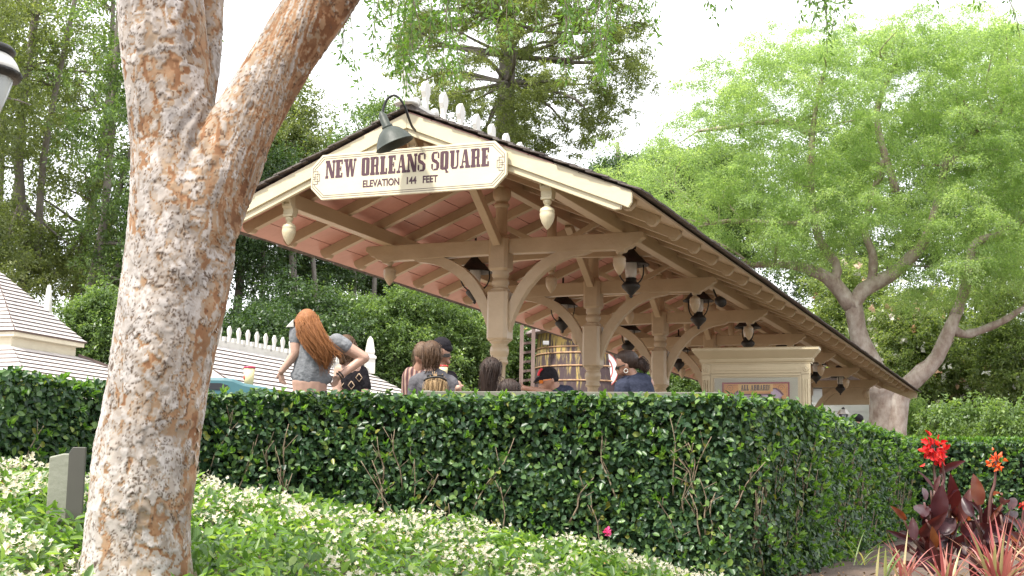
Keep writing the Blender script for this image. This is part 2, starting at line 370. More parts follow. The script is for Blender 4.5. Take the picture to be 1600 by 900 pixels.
def post_mb(y):
    n = MB()
    zb = 1.375
    n.box((0, y, zb+.16), (.085, y*0+.085, .16)); 
    n.lathe([(.07, zb+.32), (.078, zb+.34), (.06, zb+.37), (.052, zb+.40), (.058, 2.60), (.060, 2.76), (.066, 2.775), (.082, 2.785), (.085, 2.80), (.078, 2.815), (.072, 2.83), (.078, 2.85), (.088, 2.88), (.09, 2.905), (.082, 2.94), (.07, 2.955), (.08, 2.968), (.095, 2.985), (.09, 3.0)], (0, y, 0), 24, scal=_fl(rows={3, 4, 5}))
    c = chamf((0, y), .101, 2.99, 3.46); n.add(c.v[0], c.f)
    n.lathe([(.085, 3.45), (.09, 3.47), (.07, 3.485), (.068, 3.5), (.08, 3.52), (.084, 3.54), (.075, 3.56), (.067, 3.575), (.078, 3.59), (.082, 3.605), (.078, 3.63), (.085, 3.65)], (0, y, 0), 20)
    c = chamf((0, y), .096, 3.64, 3.96); n.add(c.v[0], c.f)
    n.lathe([(.07, 3.955), (.078, 3.97), (.062, 3.985), (.056, 4.0), (.055, 4.2), (.056, 4.24), (.07, 4.25), (.074, 4.27), (.06, 4.285), (.058, 4.30), (.075, 4.32), (.085, 4.35), (.085, 4.40), (.07, 4.43)], (0, y, 0), 18)
    return n
def arc_pts(P, n=12):
    P = np.array(P, float); t = np.linspace(0, len(P)-1, n); i = np.minimum(t.astype(int), len(P)-2)
    from_ = []
    for a in t:      # Catmull-Rom
        k = min(int(a), len(P)-2); f = a-k; p0, p1, p2, p3 = P[max(k-1, 0)], P[k], P[k+1], P[min(k+2, len(P)-1)]
        from_.append(.5*((2*p1)+(p2-p0)*f+(2*p0-5*p1+4*p2-p3)*f*f+(3*p1-p0-3*p2+p3)*f**3))
    return np.array(from_)
for i in range(NPOST):
    y = OP+SP*i
    sobj('post', post_mb(y), m_tim, .003)
    for sg in (-1, 1):
        mb = MB(); poly = [(.09, 3.80), (1.10, 3.785), (1.17, 3.76), (1.205, 3.765), (1.22, 3.79), (1.26, 3.80), (1.30, 3.83), (1.335, 3.84), (1.35, 3.865), (1.385, 3.885), (1.39, 3.925), (1.37, 3.937), (.09, 3.937)]
        poly = [(sg*a, b) for a, b in poly]; mb.prism(poly if sg > 0 else poly[::-1], (0, y, 0), (1, 0, 0), (0, 0, 1), (0, 1, 0), .048); sobj('arm', mb, m_tim, .006)
        lo = arc_pts([(.098, 3.06), (.16, 3.24), (.29, 3.465), (.48, 3.645), (.68, 3.735), (.84, 3.765), (.90, 3.80)], 16); hi = arc_pts([(.098, 3.33), (.14, 3.42), (.24, 3.57), (.38, 3.70), (.52, 3.775), (.58, 3.795), (.62, 3.80)], 16)
        poly = [(sg*a, b) for a, b in np.concatenate([lo, hi[::-1]])]
        mb = MB(); V = np.array([(a, y+dy, b) for dy in (-.042, .042) for a, b in poly]); n = 16; F = []
        for j in range(n-1): F += [(j, j+1, 2*n-2-j, 2*n-1-j), (2*n+j, 2*n+2*n-1-j, 2*n+2*n-2-j, 2*n+j+1)]
        N2 = 2*n; F += [(j, j+N2, (j+1) % N2+N2, (j+1) % N2) for j in range(N2)]
        if sg < 0: F = [f[::-1] for f in F]
        mb.add(V, F); sobj('brace', mb, m_tim, .004)
        sobj('drop', acorn((sg*1.149, y, 3.79)), m_tim, 0)
    mb = MB(); mb.bar((0, y-.09, 3.90), (0, y-.86, 4.43), .075, .085); sobj('ridge_strut', mb, m_tim)
    if i < NPOST-1:
        ym = y+SP/2; mb = MB()
        mb.lathe([(.03, 3.86), (.045, 3.875), (.05, 3.90), (.04, 3.93), (.05, 3.96), (.05, 4.05), (.035, 4.07), (.04, 4.10), (.05, 4.12), (.05, 4.43)], (0, ym, 0), 14); a = acorn((0, ym, 3.86)); mb.add(a.v[0], a.f, 0, True)
        sobj('king_drop', mb, m_tim, 0)
        for sg in (-1, 1):
            mb = MB(); mb.bar((sg*.04, ym, 4.02), (sg*1.12, ym, 3.99), .06, .07); mb.bar((sg*.05, ym, 4.10), (sg*.50, ym, 4.33), .05, .055); sobj('mid_tie', mb, m_tim, .004)
# deep boarded panel between the last arms
mb = MB(); yl = OP+SP*(NPOST-1)
mb.box((.74, yl+.03, 3.62), (.46, .02, .17)); mb.box((-.60, yl+.03, 3.62), (.50, .02, .17)); sobj('end_panel', mb, m_tim, .004)
# ridge cresting
mb = MB(); mb.box((0, LEN/2, ZR+.075), (.022, LEN/2+.06, .028)); mb.lathe([(.10, 0), (.10, .02), (.06, .05), (.02, .06)], (0, -.02, ZR+.045), 10)
for i in range(58): 
    yy = .15+.358*i; mb.lathe([(.03, -.03), (.045, 0), (.03, .035), (.004, .05)], (0, yy, ZR+.11), 8)
sobj('ridge_board', mb, m_white, 0)
fin = [(-.030, 0), (-.022, .07), (-.034, .12), (-.055, .17), (-.06, .21), (-.052, .245), (0, .285), (.052, .245), (.06, .21), (.055, .17), (.034, .12), (.022, .07), (.030, 0)]
for i in range(58):
    y = -.03+.358*i; mb = MB(); mb.prism([(a*(1.15 if i == 0 else .95), b*(1.08 if i == 0 else .9)) for a, b in fin], (0, y, ZR+.09), (0, 1, 0), (0, 0, 1), (-1, 0, 0), .02); sobj('finial', mb, m_white, .004)

# ------------------------------------------------------------------ sign
m_sign = paint('sign_face_paint', (.60, .545, .39), (.56, .505, .36), 3, .4, .05, 30)
m_ink = paint('maroon_lettering', (.058, .020, .032), (.07, .028, .04), 8, .5)
SG = thing('station_sign', 'long cream station sign with clipped corners and maroon lettering under the gable peak', 'sign', S((.037, -.06, 3.94)))
zc, xc, hw, hh, cl = 4.121, .037, .858, .186, .10
def octa(i): w, h, c = hw-i, hh-i, cl-i*.42; return [(-w, -h+c), (-w+c, -h), (w-c, -h), (w, -h+c), (w, h-c), (w-c, h), (-w+c, h), (-w, h-c)]
mb = MB(); mb.prism(octa(0), (xc, -.06, zc), (1, 0, 0), (0, 0, 1), (0, -1, 0), .016); obj('board', mb.xf(S), m_sign, SG, .003)
def stroke(mb, pts, w, y, closed=False):      # flat raised line on the sign face
    pts = [np.array(p, float) for p in pts]
    for k in range(len(pts)-(0 if closed else 1)):
        a, b = pts[k], pts[(k+1) % len(pts)]; d = unit(b-a); q = np.array([-d[1], d[0]])*w/2; a = a-d*w*.45; b = b+d*w*.45
        P = [a-q, b-q, b+q, a+q]; yy = y-(k % 2)*.0003
        mb.add([(xc+p[0], yy, zc+p[1]) for p in P]+[(xc+p[0], -.076, zc+p[1]) for p in P], [(0, 1, 2, 3), (0, 4, 5, 1), (1, 5, 6, 2), (2, 6, 7, 3), (3, 7, 4, 0)])
mb = MB()
for i, w in ((.018, .0045), (.034, .0045)):
    o8 = octa(i); g_ = .052
    R_ = [(hw-i, -g_), o8[3], o8[2], o8[1], o8[0], (-hw+i, -g_)]; stroke(mb, R_, w, -.0772)
    R_ = [(hw-i, g_), o8[4], o8[5], o8[6], o8[7], (-hw+i, g_)]; stroke(mb, R_, w, -.0772)
for sg in (-1, 1):
    for (x0, x1, z0, z1) in ((hw-.062, hw-.018, -.052, -.008), (hw-.062, hw-.018, .008, .052), (hw-.078, hw-.036, -.03, .03)):
        stroke(mb, [(sg*x0, z0), (sg*x1, z0), (sg*x1, z1), (sg*x0, z1)], .0042, -.0776, True)
obj('border_line', mb.xf(S), paint('sign_line', (.12, .085, .075)), SG)
# slab-serif letters: each glyph is a list of polygons in a box one unit high
def rect(x0, y0, x1, y1): return [(x0, y0), (x1, y0), (x1, y1), (x0, y1)]
T_, H_, SF = .29, .10, .14     # stem, hair, slab height
def stem(x, w=T_, s=.05, y0=0, y1=1, lo=True, up=True):
    o = [rect(x, y0, x+w, y1)]
    if lo: o.append(rect(x-s, y0, x+w+s, y0+SF))
    if up: o.append(rect(x-s, y1-SF, x+w+s, y1))
    return o
def ring(x0, x1, y0, y1, st, ha, c=.16):      # rounded rectangular bowl
    o = [(x0+c, y0), (x1-c, y0), (x1-.05*c, y0+.25*c), (x1, y0+c), (x1, y1-c), (x1-.05*c, y1-.25*c), (x1-c, y1), (x0+c, y1), (x0+.05*c, y1-.25*c), (x0, y1-c), (x0, y0+c), (x0+.05*c, y0+.25*c)]
    d = .5*c; X0, X1, Y0, Y1 = x0+st, x1-st, y0+ha, y1-ha
    n = [(X0+d, Y0), (X1-d, Y0), (X1-.1*d, Y0+.3*d), (X1, Y0+d), (X1, Y1-d), (X1-.1*d, Y1-.3*d), (X1-d, Y1), (X0+d, Y1), (X0+.1*d, Y1-.3*d), (X0, Y1-d), (X0, Y0+d), (X0+.1*d, Y0+.3*d)]
    return [[o[i], o[(i+1) % 12], n[(i+1) % 12], n[i]] for i in range(12)]
GL = {
 'N': (.78, stem(.06, .13, .06, lo=True)+[[(.06, 1), (.32, 1), (.72, 0), (.46, 0)]]+stem(.59, .13, .06, lo=False)),
 'E': (.64, stem(.07, T_, .05)+[rect(.07, 0, .58, H_+.02), rect(.07, 1-H_-.02, .58, 1), rect(.46, 0, .58, .27), rect(.46, .73, .58, 1), rect(.3, .46, .47, .54), rect(.40, .37, .48, .63)]),
 'W': (1.02, [[(.08, 1), (.32, 1), (.44, 0), (.27, 0)], [(.44, 1), (.56, 1), (.44, 0), (.32, .0)], [(.44, 1), (.66, 1), (.80, 0), (.62, 0)], [(.86, 1), (.96, 1), (.80, 0), (.68, 0)], rect(.02, 1-SF, .38, 1), rect(.42, 1-SF, .70, 1), rect(.78, 1-SF, 1.01, 1)]),
 'O': (.68, ring(.03, .65, 0, 1, T_-.02, .11)),
 'R': (.76, stem(.07, T_-.02, .05)+ring(.2, .66, .46, 1, .2, .1, .13)[0:7]+[rect(.25, .46, .5, .55), rect(.25, .9, .5, 1), [(.44, .52), (.64, .46), (.66, .12), (.45, .12)], rect(.43, 0, .73, SF)]),
 'L': (.62, stem(.07, T_, .05)+[rect(.07, 0, .57, H_+.02), rect(.45, 0, .57, .33)]),
 'A': (.80, [[(.31, 1), (.38, 1), (.22, 0), (.10, 0)], [(.31, 1), (.53, 1), (.73, 0), (.47, 0)], rect(.2, .30, .56, .39), rect(.02, 0, .32, SF), rect(.42, 0, .79, SF)]),
 'S': (.66, [[(.16, 1), (.5, 1), (.44, .9), (.24, .9)], [(.16, 1), (.24, .9), (.24, .66), (.03, .86)], [(.03, .86), (.24, .68), (.24, .60), (.03, .64)], [(.03, .64), (.28, .62), (.40, .54), (.10, .48)], [(.10, .48), (.40, .58), (.63, .38), (.40, .34)], [(.63, .40), (.40, .42), (.40, .14), (.63, .14)], [(.63, .14), (.40, .14), (.40, .1), (.5, 0)], [(.5, 0), (.16, 0), (.24, .1), (.42, .1)], [(.16, 0), (.03, .12), (.03, .34), (.16, .34)], rect(.03, .22, .16, .36), [(.5, 1), (.62, .9), (.62, .66), (.5, .66)], rect(.5, .64, .62, .78)]),
 'Q': (.68, ring(.03, .65, 0, 1, T_-.02, .11)+[[(.34, .2), (.46, .22), (.62, -.16), (.44, -.12)], rect(.44, -.18, .66, -.10)]),
 'U': (.78, [rect(.12, .16, .12+T_-.02, 1), rect(.57, .16, .70, 1), [(.12, .17), (.34, .17), (.36, .1), (.24, 0)], [(.24, 0), (.58, 0), (.5, .1), (.34, .1)], [(.58, 0), (.70, .17), (.57, .17), (.48, .1)], rect(.05, 1-SF, .41, 1), rect(.51, 1-SF, .76, 1)]),
 'B': (.74, stem(.07, T_-.02, .05)+ring(.2, .66, 0, .52, .2, .1, .13)[0:7]+ring(.2, .64, .48, 1, .2, .1, .13)[0:7]+[rect(.25, .46, .5, .55), rect(.25, .9, .5, 1), rect(.25, 0, .5, .1)]),
 'D': (.74, stem(.07, T_-.02, .05)+ring(.2, .68, 0, 1, .2, .1, .16)[0:7]+[rect(.25, .9, .5, 1), rect(.25, 0, .5, .1)]),
 '!': (.34, [rect(.1, 0, .24, .16), [(.12, .28), (.22, .28), (.26, 1), (.08, 1)]]), ' ': (.36, [])}
def lettering(text, o, ux, uy, out, height, width, y0=0, sp=.005):
    """raised slab-serif text from o along ux, filling width"""
    o, ux, uy, out = (np.asarray(q, float) for q in (o, ux, uy, out))
    tot = sum(GL[c][0]+sp for c in text)-sp; kx = width/tot; x = 0; mb = MB(); n = 0
    for ch in text:
        w, polys = GL[ch]
        for p in polys:
            n += 1; q = [o+ux*((x+a)*kx)+uy*(b*height) for a, b in p]; m = len(q); t = y0+.0006+.00012*(n % 9)
            ar = sum(p[i][0]*p[(i+1) % m][1]-p[(i+1) % m][0]*p[i][1] for i in range(m))
            if ar < 0: q = q[::-1]
            V = [a+out*t for a in q]+[a-out*.0005 for a in q]
            mb.add(V, [tuple(range(m))]+[(i, i+m, (i+1) % m+m, (i+1) % m) for i in range(m)])
        x += w+sp
    return mb
mb = lettering('NEW ORLEANS SQUARE', (-.690, -.0762, 4.108), (1, 0, 0), (0, 0, 1), (0, -1, 0), .150, 1.445)
obj('lettering', mb.xf(S), m_ink, SG)
def sans(name, body, o, ux, uy, out, width, height, mat, parent, fn=None, bold=.012):
    c = bpy.data.curves.new('t', 'FONT'); c.body = body; c.offset = bold; c.extrude = .004; t = bpy.data.objects.new('t', c); COL.objects.link(t)
    me = bpy.data.meshes.new_from_object(t.evaluated_get(bpy.context.evaluated_depsgraph_get())); bpy.data.objects.remove(t)
    V = np.array([v.co for v in me.vertices]); F = [tuple(p.vertices) for p in me.polygons]
    lo, hi = V.min(0), V.max(0); V = (V-lo)/(hi-lo)
    P = np.asarray(o, float)+np.outer(V[:, 0]*width, ux)+np.outer(V[:, 1]*height, uy)+np.outer(V[:, 2]*.0018, out)
    bpy.data.meshes.remove(me); return link_mesh(name, fn(P) if fn else P, F, mat, parent)
sans('lettering', 'ELEVATION   144   FEET', (-.345, -.0762, 4.012), (1, 0, 0), (0, 0, 1), (0, -1, 0), .66, .060, m_ink, SG, S, .03)

# ------------------------------------------------------------------ gooseneck lamp over the sign
m_lamp = paint('weathered_green_enamel', (.032, .040, .034), (.055, .063, .052), 7, .5, .15, 30, spec=.35)
m_pipe = paint('dark_bronze_pipe', (.02, .02, .022), (.05, .05, .05), 9, .4, metal=.5)
GLP = thing('gooseneck_lamp', 'weathered grey green gooseneck barn lamp curving over the station sign', 'lamp', S((.03, 0, 4.46)))
pts = arc_pts([(.06, .05, 4.47), (.10, -.12, 4.47), (.125, -.25, 4.52), (.115, -.31, 4.60), (.055, -.34, 4.665), (-.005, -.35, 4.64), (-.035, -.355, 4.57), (-.043, -.36, 4.50)], 28)
obj('pipe', MB().tube(pts, .0105, 10).xf(S), m_pipe, GLP)
ax = unit(np.array([.40, .22, -1.]))
o_ = np.array([-.043, -.36, 4.51])
obj('socket', MB().lathe([(.012, -.03), (.02, -.02), (.026, 0), (.032, .006), (.034, .09), (.044, .094), (.044, .112), (.03, .12)], o_, 18, ax).xf(S), m_lamp, GLP)
prof = [(.03, .105), (.055, .118), (.085, .14), (.112, .172), (.132, .205), (.147, .235), (.153, .25), (.158, .254), (.155, .258), (.145, .25), (.126, .205), (.1, .172), (.06, .14)]
obj('lamp_shade', MB().lathe(prof, o_, 36, ax).xf(S), m_lamp, GLP)
obj('bulb', MB().lathe([(.015, .10), (.03, .13), (.042, .17), (.035, .20), (.005, .215)], o_, 14, ax).xf(S), paint('frosted_bulb', (.75, .75, .7), rough=.3), GLP)

# ------------------------------------------------------------------ lanterns
m_frost = paint('frosted_glass', (.62, .60, .56), (.52, .50, .46), 5, .25)
def scallop(an): return 1+.03*np.abs(np.cos(an*9))
class _sc:
    rows = {5, 6}
    def __call__(s, an): return scallop(an)
LT = thing('hanging_lantern', 'x', 'lantern', (0, 0, 0), 'iron lanterns hanging in two rows under the shelter roof')
obj('stem', MB().lathe([(.012, .46), (.012, .30), (.02, .29), (.03, .275)], (0, 0, 0), 10), m_black, LT)
obj('hood', MB().lathe([(.012, .30), (.055, .285), (.085, .262), (.09, .25), (.05, .24), (.055, .20), (.11, .13), (.165, .065), (.185, .055), (.187, .042), (.155, .058), (.05, .18), (.01, .2)], (0, 0, 0), 36, scal=type('q', (), {'rows': {7, 8, 9}, '__call__': lambda s, a: scallop(a)})()), m_black, LT)
obj('glass_chimney', MB().lathe([(.03, .20), (.045, .13), (.062, .05), (.066, 0), (.058, -.06), (.045, -.10)], (0, 0, 0), 16), m_frost, LT)
obj('fuel_pot', MB().lathe([(.045, -.09), (.058, -.095), (.055, -.125), (.085, -.15), (.1, -.175), (.09, -.20), (.055, -.235), (.03, -.262), (.014, -.275), (.02, -.288), (.004, -.305)], (0, 0, 0), 18), m_black, LT)
for a in (.6, .6+math.pi):
    ca, sa = math.cos(a), math.sin(a); obj('side_arm', MB().tube(arc_pts([(.155*ca, .155*sa, .06), (.16*ca, .16*sa, -.02), (.13*ca, .13*sa, -.10), (.08*ca, .08*sa, -.15), (.07*ca, .07*sa, -.19)], 10), .008, 6), m_black, LT)
LANT = []
for i in range(NPOST-1):
    for sg in (1, -1):
        p = S((sg*.845, OP+SP*(i+.5), 3.835)); LANT.append((p, sg, i))
nth = ['nearest to the sign', 'second from the sign', 'third from the sign', 'fourth from the sign', 'fifth from the sign', 'farthest from the sign']
for j, (p, sg, i) in enumerate(LANT):
    lab = 'black iron lantern, %s in the %s row under the roof' % (nth[i], 'right' if sg > 0 else 'left')
    if j == 0: LT.location = p; LT['label'] = lab; LT.scale = (1.06,)*3; LT.rotation_euler = (0, 0, .3)
    else: dup(LT, p, random.uniform(0, 3), 1.06, lab)
# small floodlight fixed under the eave
FLT = thing('floodlight', 'small round black floodlight fixed under the right eave of the shelter', 'floodlight', S((1.15, 5.45, 3.93)))
mb = MB(); mb.lathe([(.02, -.02), (.05, 0), (.062, .03), (.062, .12), (.05, .14)], S((1.22, 5.55, 3.80)), 16, unit(np.array([.5, -.6, -.35]))); obj('lamp_housing', mb, m_black, FLT)
obj('bracket', MB().tube([S((1.15, 5.62, 3.93)), S((1.18, 5.60, 3.86)), S((1.22, 5.55, 3.81))], .012, 6), m_black, FLT)
# ------------------------------------------------------------------ big foreground tree
def barkmat():
    m, t, b = new_mat('flaking_bark'); N, L = t.nodes, t.links
    A = N.new('ShaderNodeAttribute'); A.attribute_name = 'age'; E_ = N.new('ShaderNodeAttribute'); E_.attribute_name = 'lip_shade_scar'
    tc = N.new('ShaderNodeTexCoord'); n = N.new('ShaderNodeTexNoise'); n.inputs['Scale'].default_value = 38; n.inputs['Detail'].default_value = 8; n.inputs['Roughness'].default_value = .7; L.new(tc.outputs['Object'], n.inputs['Vector'])
    ad = N.new('ShaderNodeMath'); ad.operation = 'MULTIPLY_ADD'; L.new(n.outputs[0], ad.inputs[0]); ad.inputs[1].default_value = .16; L.new(A.outputs['Fac'], ad.inputs[2])
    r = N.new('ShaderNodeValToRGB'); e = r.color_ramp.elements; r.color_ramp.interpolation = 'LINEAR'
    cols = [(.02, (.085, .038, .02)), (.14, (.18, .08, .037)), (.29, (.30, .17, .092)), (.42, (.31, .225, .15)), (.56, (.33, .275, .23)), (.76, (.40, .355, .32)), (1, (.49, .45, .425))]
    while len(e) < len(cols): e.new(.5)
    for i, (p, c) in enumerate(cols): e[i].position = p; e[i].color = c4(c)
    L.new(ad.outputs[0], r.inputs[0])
    x = N.new('ShaderNodeMixRGB'); L.new(E_.outputs['Fac'], x.inputs[0]); L.new(r.outputs[0], x.inputs[1]); x.inputs[2].default_value = (.085, .055, .04, 1)  # painted flake-edge shadow and knot rings, mixed in as dark brown
    n3 = N.new('ShaderNodeTexNoise'); n3.inputs['Scale'].default_value = 9; n3.inputs['Detail'].default_value = 5; L.new(tc.outputs['Object'], n3.inputs['Vector'])
    mr = N.new('ShaderNodeMapRange'); mr.inputs[1].default_value = .3; mr.inputs[2].default_value = .7; mr.inputs[3].default_value = .62; mr.inputs[4].default_value = 1.15; L.new(n3.outputs[0], mr.inputs[0])
    mu = N.new('ShaderNodeMixRGB'); mu.blend_type = 'MULTIPLY'; mu.inputs[0].default_value = 1; L.new(x.outputs[0], mu.inputs[1]); L.new(mr.outputs[0], mu.inputs[2])
    L.new(mu.outputs[0], b.inputs['Base Color']); b.inputs['Roughness'].default_value = .85; b.inputs['Specular IOR Level'].default_value = .25
    bp = N.new('ShaderNodeBump'); bp.inputs['Strength'].default_value = .35; bp.inputs['Distance'].default_value = .004; L.new(n.outputs[0], bp.inputs['Height']); L.new(bp.outputs[0], b.inputs['Normal'])
    return m
def voronoi(P, seed):      # nearest cell: distance to border (F2-F1) and the cell's own random number
    r = np.random.default_rng(seed); J = r.random((24, 24, 24, 3)); C = r.random((24, 24, 24))
    i = np.floor(P).astype(int); f1 = np.full(len(P), 9.); f2 = np.full(len(P), 9.); cid = np.zeros(len(P)); vec = np.zeros((len(P), 3))
    for a in (-1, 0, 1):
        for b in (-1, 0, 1):
            for c in (-1, 0, 1):
                q = i+(a, b, c); k = q % 24; s = q+J[k[:, 0], k[:, 1], k[:, 2]]-P; d = np.sqrt((s**2).sum(1))
                nw = d < f1; f2 = np.where(nw, f1, np.minimum(f2, d)); cid = np.where(nw, C[k[:, 0], k[:, 1], k[:, 2]], cid); vec = np.where(nw[:, None], s, vec); f1 = np.where(nw, d, f1)
    return f2-f1, cid, vec
TD = 5.2; MPX = TD/FPX
def limb(mb, pts, d0=TD):
    P = np.array([at(p[0], p[1], d0+(p[3] if len(p) > 3 else 0)) for p in pts]); rr = np.array([p[2]*MPX for p in pts])
    m = (len(P)-1)*7+1; path = arc_pts(P, m); t = np.linspace(0, len(P)-1, m); rad = np.interp(t, np.arange(len(P)), rr)
    mb.tube(path, rad*(1+.05*(vnoise(path*3.1)-.5)), 28)
TREE = thing('bark_tree', 'large leaning tree with grey and orange flaking bark forking in two in the foreground', 'tree', atz(205, TD, 1.0))
lm = MB()
limb(lm, [(196, 1010, 108), (206, 930, 92), (213, 860, 82), (217, 800, 80), (231, 700, 81), (249, 600, 78), (262, 520, 79), (273, 450, 81), (280, 400, 82), (284, 330, 81), (277, 250, 71), (266, 140, 66.5), (253, 40, 66), (245, -70, 63), (240, -260, 56), (225, -520, 48)])
limb(lm, [(280, 440, 50), (306, 345, 66), (343, 262, 59), (377, 197, 51), (420, 125, 49), (462, 60, 49.5), (505, -5, 50), (562, -90, 48), (660, -230, 42), (760, -400, 34)], TD-.03)
limb(lm, [(285, 330, 30, .05), (300, 230, 32, .12), (312, 120, 31, .2), (319, 0, 29, .25), (330, -130, 27, .3), (360, -330, 22, .4)])
me = bpy.data.meshes.new('tmp'); me.from_pydata(np.concatenate(lm.v).tolist(), [], lm.f); t = bpy.data.objects.new('tmp', me); COL.objects.link(t)
m = t.modifiers.new('r', 'REMESH'); m.mode = 'VOXEL'; m.voxel_size = .0055
m2 = t.modifiers.new('s', 'SMOOTH'); m2.iterations = 14; m2.factor = .6
ev = t.evaluated_get(bpy.context.evaluated_depsgraph_get()); res = bpy.data.meshes.new_from_object(ev); bpy.data.objects.remove(t)
n = len(res.vertices); V = np.empty(n*3, np.float32); res.vertices.foreach_get('co', V); V = V.reshape(-1, 3).astype(float)
Nn = np.empty(n*3, np.float32); res.vertex_normals.foreach_get('vector', Nn); Nn = Nn.reshape(-1, 3).astype(float)
# camera-side coordinates decide where the bark has shed more (the right limb and the right flank are rustier)
rel = V-CAM; dd = rel @ FWD; PX_ = 800+FPX*(rel @ RGT)/dd; PY_ = 450-FPX*(rel @ UPV)/dd
along = np.stack([unit(np.array([.05, .02, 1.]))]*1)[0]
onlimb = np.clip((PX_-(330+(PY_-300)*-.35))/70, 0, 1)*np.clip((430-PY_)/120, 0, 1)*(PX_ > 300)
ctr = np.interp(PY_, [0, 410, 600, 860], [255, 279, 249, 213]); flank = np.clip((PX_-ctr)/70, -1, 1)
shed = .24*onlimb+.22*np.clip(flank, 0, 1)*(PY_ > 330)+.13*np.clip((420-PY_)/200, 0, 1)*(1-onlimb)-.02
wv3 = np.stack([vnoise(V*75+3), vnoise(V*75+11), vnoise(V*75+23)], 1)-.5
wv = np.stack([vnoise(V*9+3), vnoise(V*9+11), vnoise(V*9+23)], 1)-.5; wv2 = np.stack([vnoise(V*30+3), vnoise(V*30+11), vnoise(V*30+23)], 1)-.5
h = np.zeros(n); lip_shade_scar = np.zeros(n); age = np.full(n, .05)+.16*vnoise(V*18)-.06*onlimb if False else np.full(n, .05)+.16*vnoise(V*18)
# limb direction frame: stretch plates along the wood
ld = unit(np.array([.50*RGT[i]+.80*UPV[i] for i in range(3)])); td = unit(np.array([.05*RGT[i]+1*UPV[i] for i in range(3)]))
ax_ = unit(onlimb[:, None]*ld+(1-onlimb[:, None])*td)
al_ = np.sum(V*ax_, 1)[:, None]*ax_; base = V-al_
for lay, (sz, st, seed, thr, hgt) in enumerate(((.066, 2.7, 1, .15, .0016), (.042, 2.5, 2, .36, .0016), (.027, 2.6, 3, .46, .0014))):
    Q = (base+al_/st)/sz+wv*1.6+wv2*1.1+wv3*.55
    edge, cid, vec = voronoi(Q+40, seed)
    big = vnoise(V*np.array([11, 11, 5.5])+seed*7)
    keep = cid+(big-.5)*.55-shed*1.1 > thr
    w = np.clip((edge-.015)/.04, 0, 1)
    curl = np.clip(1-edge/.3, 0, 1)*w*.35       # plate edges lift off
    up = np.clip(np.sum(vec*ax_, 1)*2.2+(wv3[:, 0])*.8, -1, 1)
    h += np.where(keep, hgt*(w*.65+.35)*(.25+1.1*(up*.5+.5)+curl*.35), 0); age = np.where(keep & (w > .4), age+(.27 if lay == 0 else .20)*(.45+1.1*((cid*7.13) % 1)), age)
    lip_shade_scar = np.maximum(lip_shade_scar, np.where(keep, np.clip(1-edge/.07, 0, 1)*np.clip(up*1.3, 0, 1), 0))  # shadow below each flake's lower edge, put into the colour
lip_shade_scar = np.clip(lip_shade_scar*1.15, 0, 1)
h += .008*(vnoise(V*7)-.5)+.016*(vnoise(V*2.6+9)-.5)
# old wrinkled collar where the limb leaves the stem
cr = np.exp(-(((PX_-318)/38)**2+((PY_-205)/60)**2)); q_ = (PX_-318)*.8+(PY_-205)*.5; h += cr*.006*np.sin(q_*.28+wv[:, 0]*9)
for (sx, sy, sr, sk) in ((308, 232, 20, 1), (395, 168, 12, 1), (165, 800, 14, 1), (192, 806, 12, 1), (224, 808, 15, 1), (252, 802, 13, -1)):      # knots and old scars
    rr = np.hypot(PX_-sx+wv2[:, 0]*9, (PY_-sy)*.75+wv2[:, 1]*9)/sr*1.25; k = (rr < 1.6)*(np.sum(Nn*FWD, 1) < 0); h += k*(.003*np.exp(-((rr-1)/.3)**2)-.004*np.exp(-(rr/.45)**2)); lip_shade_scar = np.maximum(lip_shade_scar, k*np.exp(-((rr-.7)/.13)**2)*.45*(wv2[:, 0] > -.12))
age = np.clip(age+.22*np.clip(-flank, 0, 1)*(1-onlimb)*(age > .3)-.16*onlimb*(age > .3)-.07*onlimb, 0, 1)  # right limb darkened by colour: brown stain and part of its shade together
V = V+Nn*h[:, None]-ORG[TREE.name]
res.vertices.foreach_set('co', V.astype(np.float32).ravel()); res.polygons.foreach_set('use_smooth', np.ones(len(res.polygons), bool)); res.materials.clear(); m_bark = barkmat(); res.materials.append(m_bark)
for nm, a in (('age', age), ('lip_shade_scar', lip_shade_scar)): q = res.attributes.new(nm, 'FLOAT', 'POINT'); q.data.foreach_set('value', a.astype(np.float32))
res.name = 'trunk'; tr_ = bpy.data.objects.new('trunk', res); COL.objects.link(tr_); tr_.parent = TREE; ORG[tr_.name] = ORG[TREE.name]
# loose curls of bark standing off the right flank
m_flake = paint('loose_bark', (.38, .34, .30), (.28, .18, .11), 30, .85)
mb = MB()
for py in (150, 205, 392, 428, 470, 492, 505, 560, 600, 645, 690):
    right = np.interp(py, [100, 200, 300, 400, 500, 600, 700, 800], [470, 425, 388, 358, 346, 327, 312, 302])-4
    for q in range(2):
        a = at(right+random.uniform(-10, 3), py+random.uniform(-8, 8), TD-.02); hh_ = random.uniform(.02, .06); ww = random.uniform(.008, .018)
        pa = [a+np.array([0, 0, hh_])*s_+RGT*(.012*s_*s_-.003)+FWD*random.uniform(-.01, .01) for s_ in (0, -.35, -.7, -1)]
        mb.strip(np.array([p-FWD*ww for p in pa]), np.array([p+FWD*ww*(1-.25*i) for i, p in enumerate(pa)]))
obj('loose_bark', mb, m_flake, TREE)
